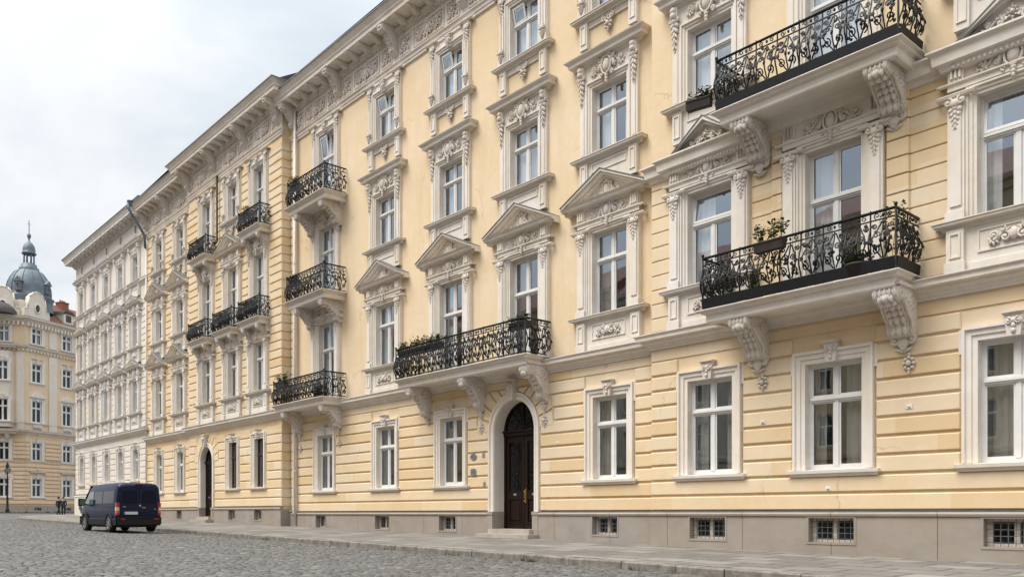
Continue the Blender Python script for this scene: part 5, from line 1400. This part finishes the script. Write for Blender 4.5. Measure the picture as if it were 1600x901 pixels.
    ub = MB(); ub.box(-2.3, 2.2, -.7, .7, .2, .34); ub.tube([(-1.55, -.8, .33), (-1.55, .8, .33)], .06, 6); P('underbody', ub, [M['black']])
    return V
van()

# ------------------------------------------------------------------ people by the far kerb
M['skin'] = simple('skin', (.40, .24, .17), .6, 0, .1)
M['dark_cloth'] = simple('dark_cloth', (.018, .018, .022), .9, 0, .2)
M['blue_cloth'] = simple('navy_cloth', (.03, .036, .05), .9, 0, .2)
M['hair'] = simple('dark_hair', (.03, .02, .015), .7, 0, .2)
def skinned(name, verts, edges, rad, m, parent):
    me = bpy.data.meshes.new(name); me.from_pydata(verts, edges, []); me.materials.append(m)
    o = link(name, me, (0, 0, 0), parent)
    md = o.modifiers.new('skin', 'SKIN'); md.use_smooth_shade = True
    for i, r in enumerate(rad): me.skin_vertices[0].data[i].radius = (r, r * .85) if not isinstance(r, tuple) else r
    me.skin_vertices[0].data[0].use_root = True
    s2 = o.modifiers.new('sub', 'SUBSURF'); s2.levels = 1; s2.render_levels = 1
    return o
def person(x, y, rz, cloth, stride, label, pose):
    root = link('person', None, (x, y, zroad(x, y) + .0), None, rz); thing(root, label, 'person')
    s = stride
    V = [(0, 0, .93), (0, 0, 1.15), (0, .01, 1.38), (0, 0, 1.47), (0, -.02, 1.56), (0, -.03, 1.66),
         (.10, 0, .88), (.11, -s * .45, .50), (.11, -s * .8 + .03, .09), (.11, -s * .8 - .13, .04),
         (-.10, 0, .88), (-.11, s * .3, .50), (-.11, s + .05, .10), (-.11, s - .10, .04),
         (.18, .01, 1.38), (.23, .04 + s * .3, 1.12), (.23, -.03 + s * .5, .88), (.22, -.06 + s * .5, .78),
         (-.18, .01, 1.38), (-.23, .04 - s * .3, 1.12), (-.23, -.05 - s * .5, .88), (-.22, -.08 - s * .5, .78)]
    E = [(0, 1), (1, 2), (2, 3), (3, 4), (4, 5), (0, 6), (6, 7), (7, 8), (8, 9), (0, 10), (10, 11), (11, 12), (12, 13), (2, 14), (14, 15), (15, 16), (16, 17), (2, 18), (18, 19), (19, 20), (20, 21)]
    r = [.13, .12, .13, .055, .085, .08, .085, .06, .045, .035, .085, .06, .045, .035, .06, .045, .035, .03, .06, .045, .035, .03]
    skinned('body', V, E, r, M['skin'], root)
    ci = [0, 1, 2, 14, 15, 16, 18, 19, 20]; ix = {q: i for i, q in enumerate(ci)}
    skinned('coat', [V[q] for q in ci] + [(0, 0, .72)], [(ix[a], ix[c]) for a, c in E if a in ix and c in ix] + [(0, 9)], [.165, .15, .155, .08, .062, .05, .08, .062, .05, .17], cloth, root)
    ti = [0, 6, 7, 8, 10, 11, 12]; ix = {q: i for i, q in enumerate(ti)}
    skinned('trousers', [V[q] for q in ti], [(ix[a], ix[c]) for a, c in E if a in ix and c in ix], [.15, .10, .08, .065, .10, .08, .065], M['dark_cloth'], root)
    h = MB(); h.ell((0, -.01, 1.66), (.095, .10, .105), 10, 6); h.ell((0, -.06, 1.60), (.085, .06, .09), 8, 5); link('hair', h.mesh('hair', [M['hair']]), (0, 0, 0), root)
    sh = MB()
    for q in (9, 13): sh.ell((V[q][0], -V[q][1] - .06, .05), (.05, .13, .05), 8, 5)
    link('shoe', sh.mesh('shoes', [M['black']]), (0, 0, 0), root)
def at(px, dep):
    r = (px - 800) / 1329 * dep; return (-.7507 * dep + .6607 * r, -D0 + .6607 * dep + .7507 * r)
x, y = at(91.7, 80); person(x, y, radians(200), M['dark_cloth'], .22, 'person in black walking away, beside another at the far kerb', 'walk')
x, y = at(99, 76); person(x, y, radians(60), M['blue_cloth'], .05, 'person in a dark navy coat standing near the pale corner house', 'stand')

# ------------------------------------------------------------------ street lamp before the domed house
x, y = at(11.5, 88)
L = link('street_lamp', None, (x, y, zg(x) - .1)); thing(L, 'dark cast iron street lamp with two hanging lanterns by the domed house', 'street lamp')
b = MB(); b.lathe(0, 0, [(.2, 0), (.2, .3), (.13, .4), (.1, 1.6), (.07, 1.7), (.05, 4.5), (.08, 4.6), (.04, 5.2), (.0, 5.3)], 10)
for q in (-1, 1):
    b.tube([(0, 0, 4.55), (q * .5, 0, 4.75), (q * .75, 0, 4.6)], .04, 5)
    for t in range(3): volute(b, q * (.2 + .2 * t), 4.95 - .06 * t, .14, q if t % 2 else -q, 0, .035)
link('post', b.mesh('lamp_post', [M['iron']]), (0, 0, 0), L)
for q in (-1, 1):
    b = MB(); b.lathe(q * .75, 0, [(.08, 4.0), (.2, 4.42), (.0, 4.44)], 6, 0, False); b.lathe(q * .75, 0, [(.24, 4.42), (.1, 4.55), (.03, 4.6)], 6, 1, False)
    link('lantern', b.mesh('lamp_lantern', [M['plate'], M['iron']]), (0, 0, 0), L)

# ------------------------------------------------------------------ flower boxes and potted plants on the balconies
def foliage(w, dp, h, n, seed, ms, spread=1.0):
    rr = random.Random(seed); b = MB()
    for i in range(max(6, int(w / .045))):
        x, p = rr.uniform(-w / 2, w / 2), rr.uniform(-dp / 2, dp / 2); tx, tp, tz = x + rr.gauss(0, .07 * spread), p + rr.gauss(0, .06), h * rr.uniform(.55, 1.0)
        b.tube([(x, p, 0), ((x + tx) / 2, (p + tp) / 2, tz * .6), (tx, tp, tz)], .006, 3, 0)
        for _ in range(n):
            u = rr.uniform(.25, 1.05); c = Vector((x + (tx - x) * u + rr.gauss(0, .035 * spread), p + (tp - p) * u + rr.gauss(0, .035), tz * u + rr.gauss(0, .025)))
            a, e, L = rr.uniform(0, 2 * pi), rr.uniform(-.6, .9), rr.uniform(.06, .115); d = Vector((cos(a) * cos(e), sin(a) * cos(e), sin(e))) * L; sdv = Vector((-sin(a), cos(a), rr.uniform(-.4, .4))) * L * .33
            b.add([tuple(c), tuple(c + d * .5 + sdv), tuple(c + d), tuple(c + d * .5 - sdv)], [(0, 1, 2, 3)], 0 if rr.random() < .7 else (1 if rr.random() < .75 else 2))
    return b.mesh('foliage', ms, False)
def flower_box(X, p, z, w, label, h=.3, seed=0, rz=0, grp='flower boxes on the balconies', bloom=True, pot=False, dens=16):
    o = link('potted_plant' if pot else 'flower_box', None, (X, -p, z), None, rz); thing(o, label, 'potted plant' if pot else 'flower box', grp)
    b = MB()
    if pot: b.lathe(0, 0, [(.0, 0), (w * .3, 0), (w * .42, .26), (w * .45, .27), (w * .45, .31), (w * .38, .31), (w * .36, .27), (0, .27)], 12); zt = .27
    else:
        b.xprism([(-.08, 0), (.08, 0), (.11, .19), (.125, .19), (.125, .22), (-.125, .22), (-.125, .19), (-.11, .19)], -w / 2, w / 2); zt = .2
    link('pot' if pot else 'box', b.mesh('planter', [M['planter']]), (0, 0, 0), o)
    link('plant', foliage(w * (.8 if pot else 1), .2, h, dens, seed, [M['leaf'], M['leaf2'], M['bloom'] if bloom else M['leaf2']]), (0, 0, zt), o)
    return o
r1 = SL + .112; r2 = SL + .162
flower_box(-12.72, 1.42, 11.02, .62, 'brown box of green and rust plants hanging off the left end of the top balcony', .32, 1, pi / 2 * .15)
flower_box(-10.6, 1.66, 6.98, .72, 'brown flower box hooked over the rail of the lower right balcony', .48, 2)
for i, (x, p, s, lb) in enumerate(((-12.2, .95, .6, 'bushy potted plant behind the left end of the lower right balcony railing'), (-11.6, .75, .5, 'smaller potted plant beside the bushy one on the lower right balcony'))):
    flower_box(x, p, r2, s, lb, .95 - .2 * i, 11 + i, 0, 'potted plants on the lower right balcony', i == 0, True, 26)
flower_box(-7.95 - .1, 1.0, r2, .5, 'tall potted plant in the front corner of the lower right balcony', 1.3, 14, 0, 'potted plants on the lower right balcony', False, True, 24)
flower_box(-8.75, 1.25, r2, .6, 'low pot of pale green leaves on the floor of the lower right balcony', .22, 15, 0, 'potted plants on the lower right balcony', False, True, 26)
for i, (x, lb) in enumerate(((-26.1, 'leftmost flower box on the long balcony over the entrance'), (-25.2, 'second flower box from the left on the long balcony over the entrance'), (-24.3, 'third flower box from the left on the long balcony over the entrance'), (-19.85, 'flower box at the right end of the long balcony over the entrance'))):
    flower_box(x, .98, r1 + .82, .8, lb, .38 if i < 3 else .3, 20 + i)
flower_box(-36.1, 1.0, r1 + .80, .9, 'flower box with red blooms, left end of the lowest of three stacked balconies', .4, 30)
flower_box(-32.7, .9, r1, .8, 'box of rusty plants on the floor of the lowest of the three stacked balconies', .45, 31)
flower_box(-35.0, .95, 10.492 + .75, .5, 'small plant on the rail of the middle of the three stacked balconies', .3, 32, 0, 'flower boxes on the balconies', False)
flower_box(-34.9, .95, 14.692 + .78, .6, 'flower box with tall sprigs on the topmost of the three stacked balconies', .42, 33, 0, 'flower boxes on the balconies', False)
flower_box(-40.2, PB + .4, 14.862 + .72, .6, 'flower box on the upper right small balcony of the rusticated house', .4, 34, 0, 'flower boxes on the balconies', False)
flower_box(-46.3, PB + .4, 14.912 + .6, .6, 'flower box on the top left balcony of the rusticated house', .3, 37, 0, 'flower boxes on the balconies', False)
flower_box(-39.7, PB + .4, 10.462 + .45, 1.2, 'long flower box on the right of three balconies in a row on the rusticated house', .35, 35, 0, 'flower boxes on the balconies', False)
flower_box(-42.9, PB + .4, 10.462 + .45, 1.2, 'long flower box on the middle of three balconies in a row on the rusticated house', .35, 36, 0, 'flower boxes on the balconies', False)

# ------------------------------------------------------------------ plates by the entrance
for x, z, w_, h_, lb in ((-23.55 + .25, 3.02, .17, .11, 'upper oval grey plate on the yellow wall left of the entrance'), (-23.3, 2.48, .15, .12, 'lower grey plate on the yellow wall left of the entrance')):
    b = MB(); n = 18
    ex_ = 1.0 if h_ < .115 else .55
    def sq(v): return math.copysign(abs(v) ** ex_, v)
    b.prism([(w_ * sq(cos(2 * pi * i / n)), h_ * sq(sin(2 * pi * i / n))) for i in range(n)], 0, .025, 0, True)
    b.tube([(w_ * .95 * sq(cos(2 * pi * i / n)), .027, h_ * .95 * sq(sin(2 * pi * i / n))) for i in range(n + 1)], .012, 5, 1, False)
    for i in range(3): b.box(-w_ * .5, w_ * .5, .025, .029, h_ * (.3 - .3 * i) - .012, h_ * (.3 - .3 * i) + .012, 1)
    o = link('wall_plate', b.mesh('wall_plate', [M['plate'], M['lead']]), (x, -.046, z)); thing(o, lb, 'wall plate', 'plates by the entrance')
for x, z in ((-22.75, 3.05), (-22.7, 2.05)):
    b = MB(); b.cbox(-.06, .06, 0, .03, -.08, .08, .008); b.ell((0, .03, .02), (.02, .015, .02), 6, 4)
    A.P('bell_plate', b.mesh('bell_plate', [M['plate']]), x, .046, z)
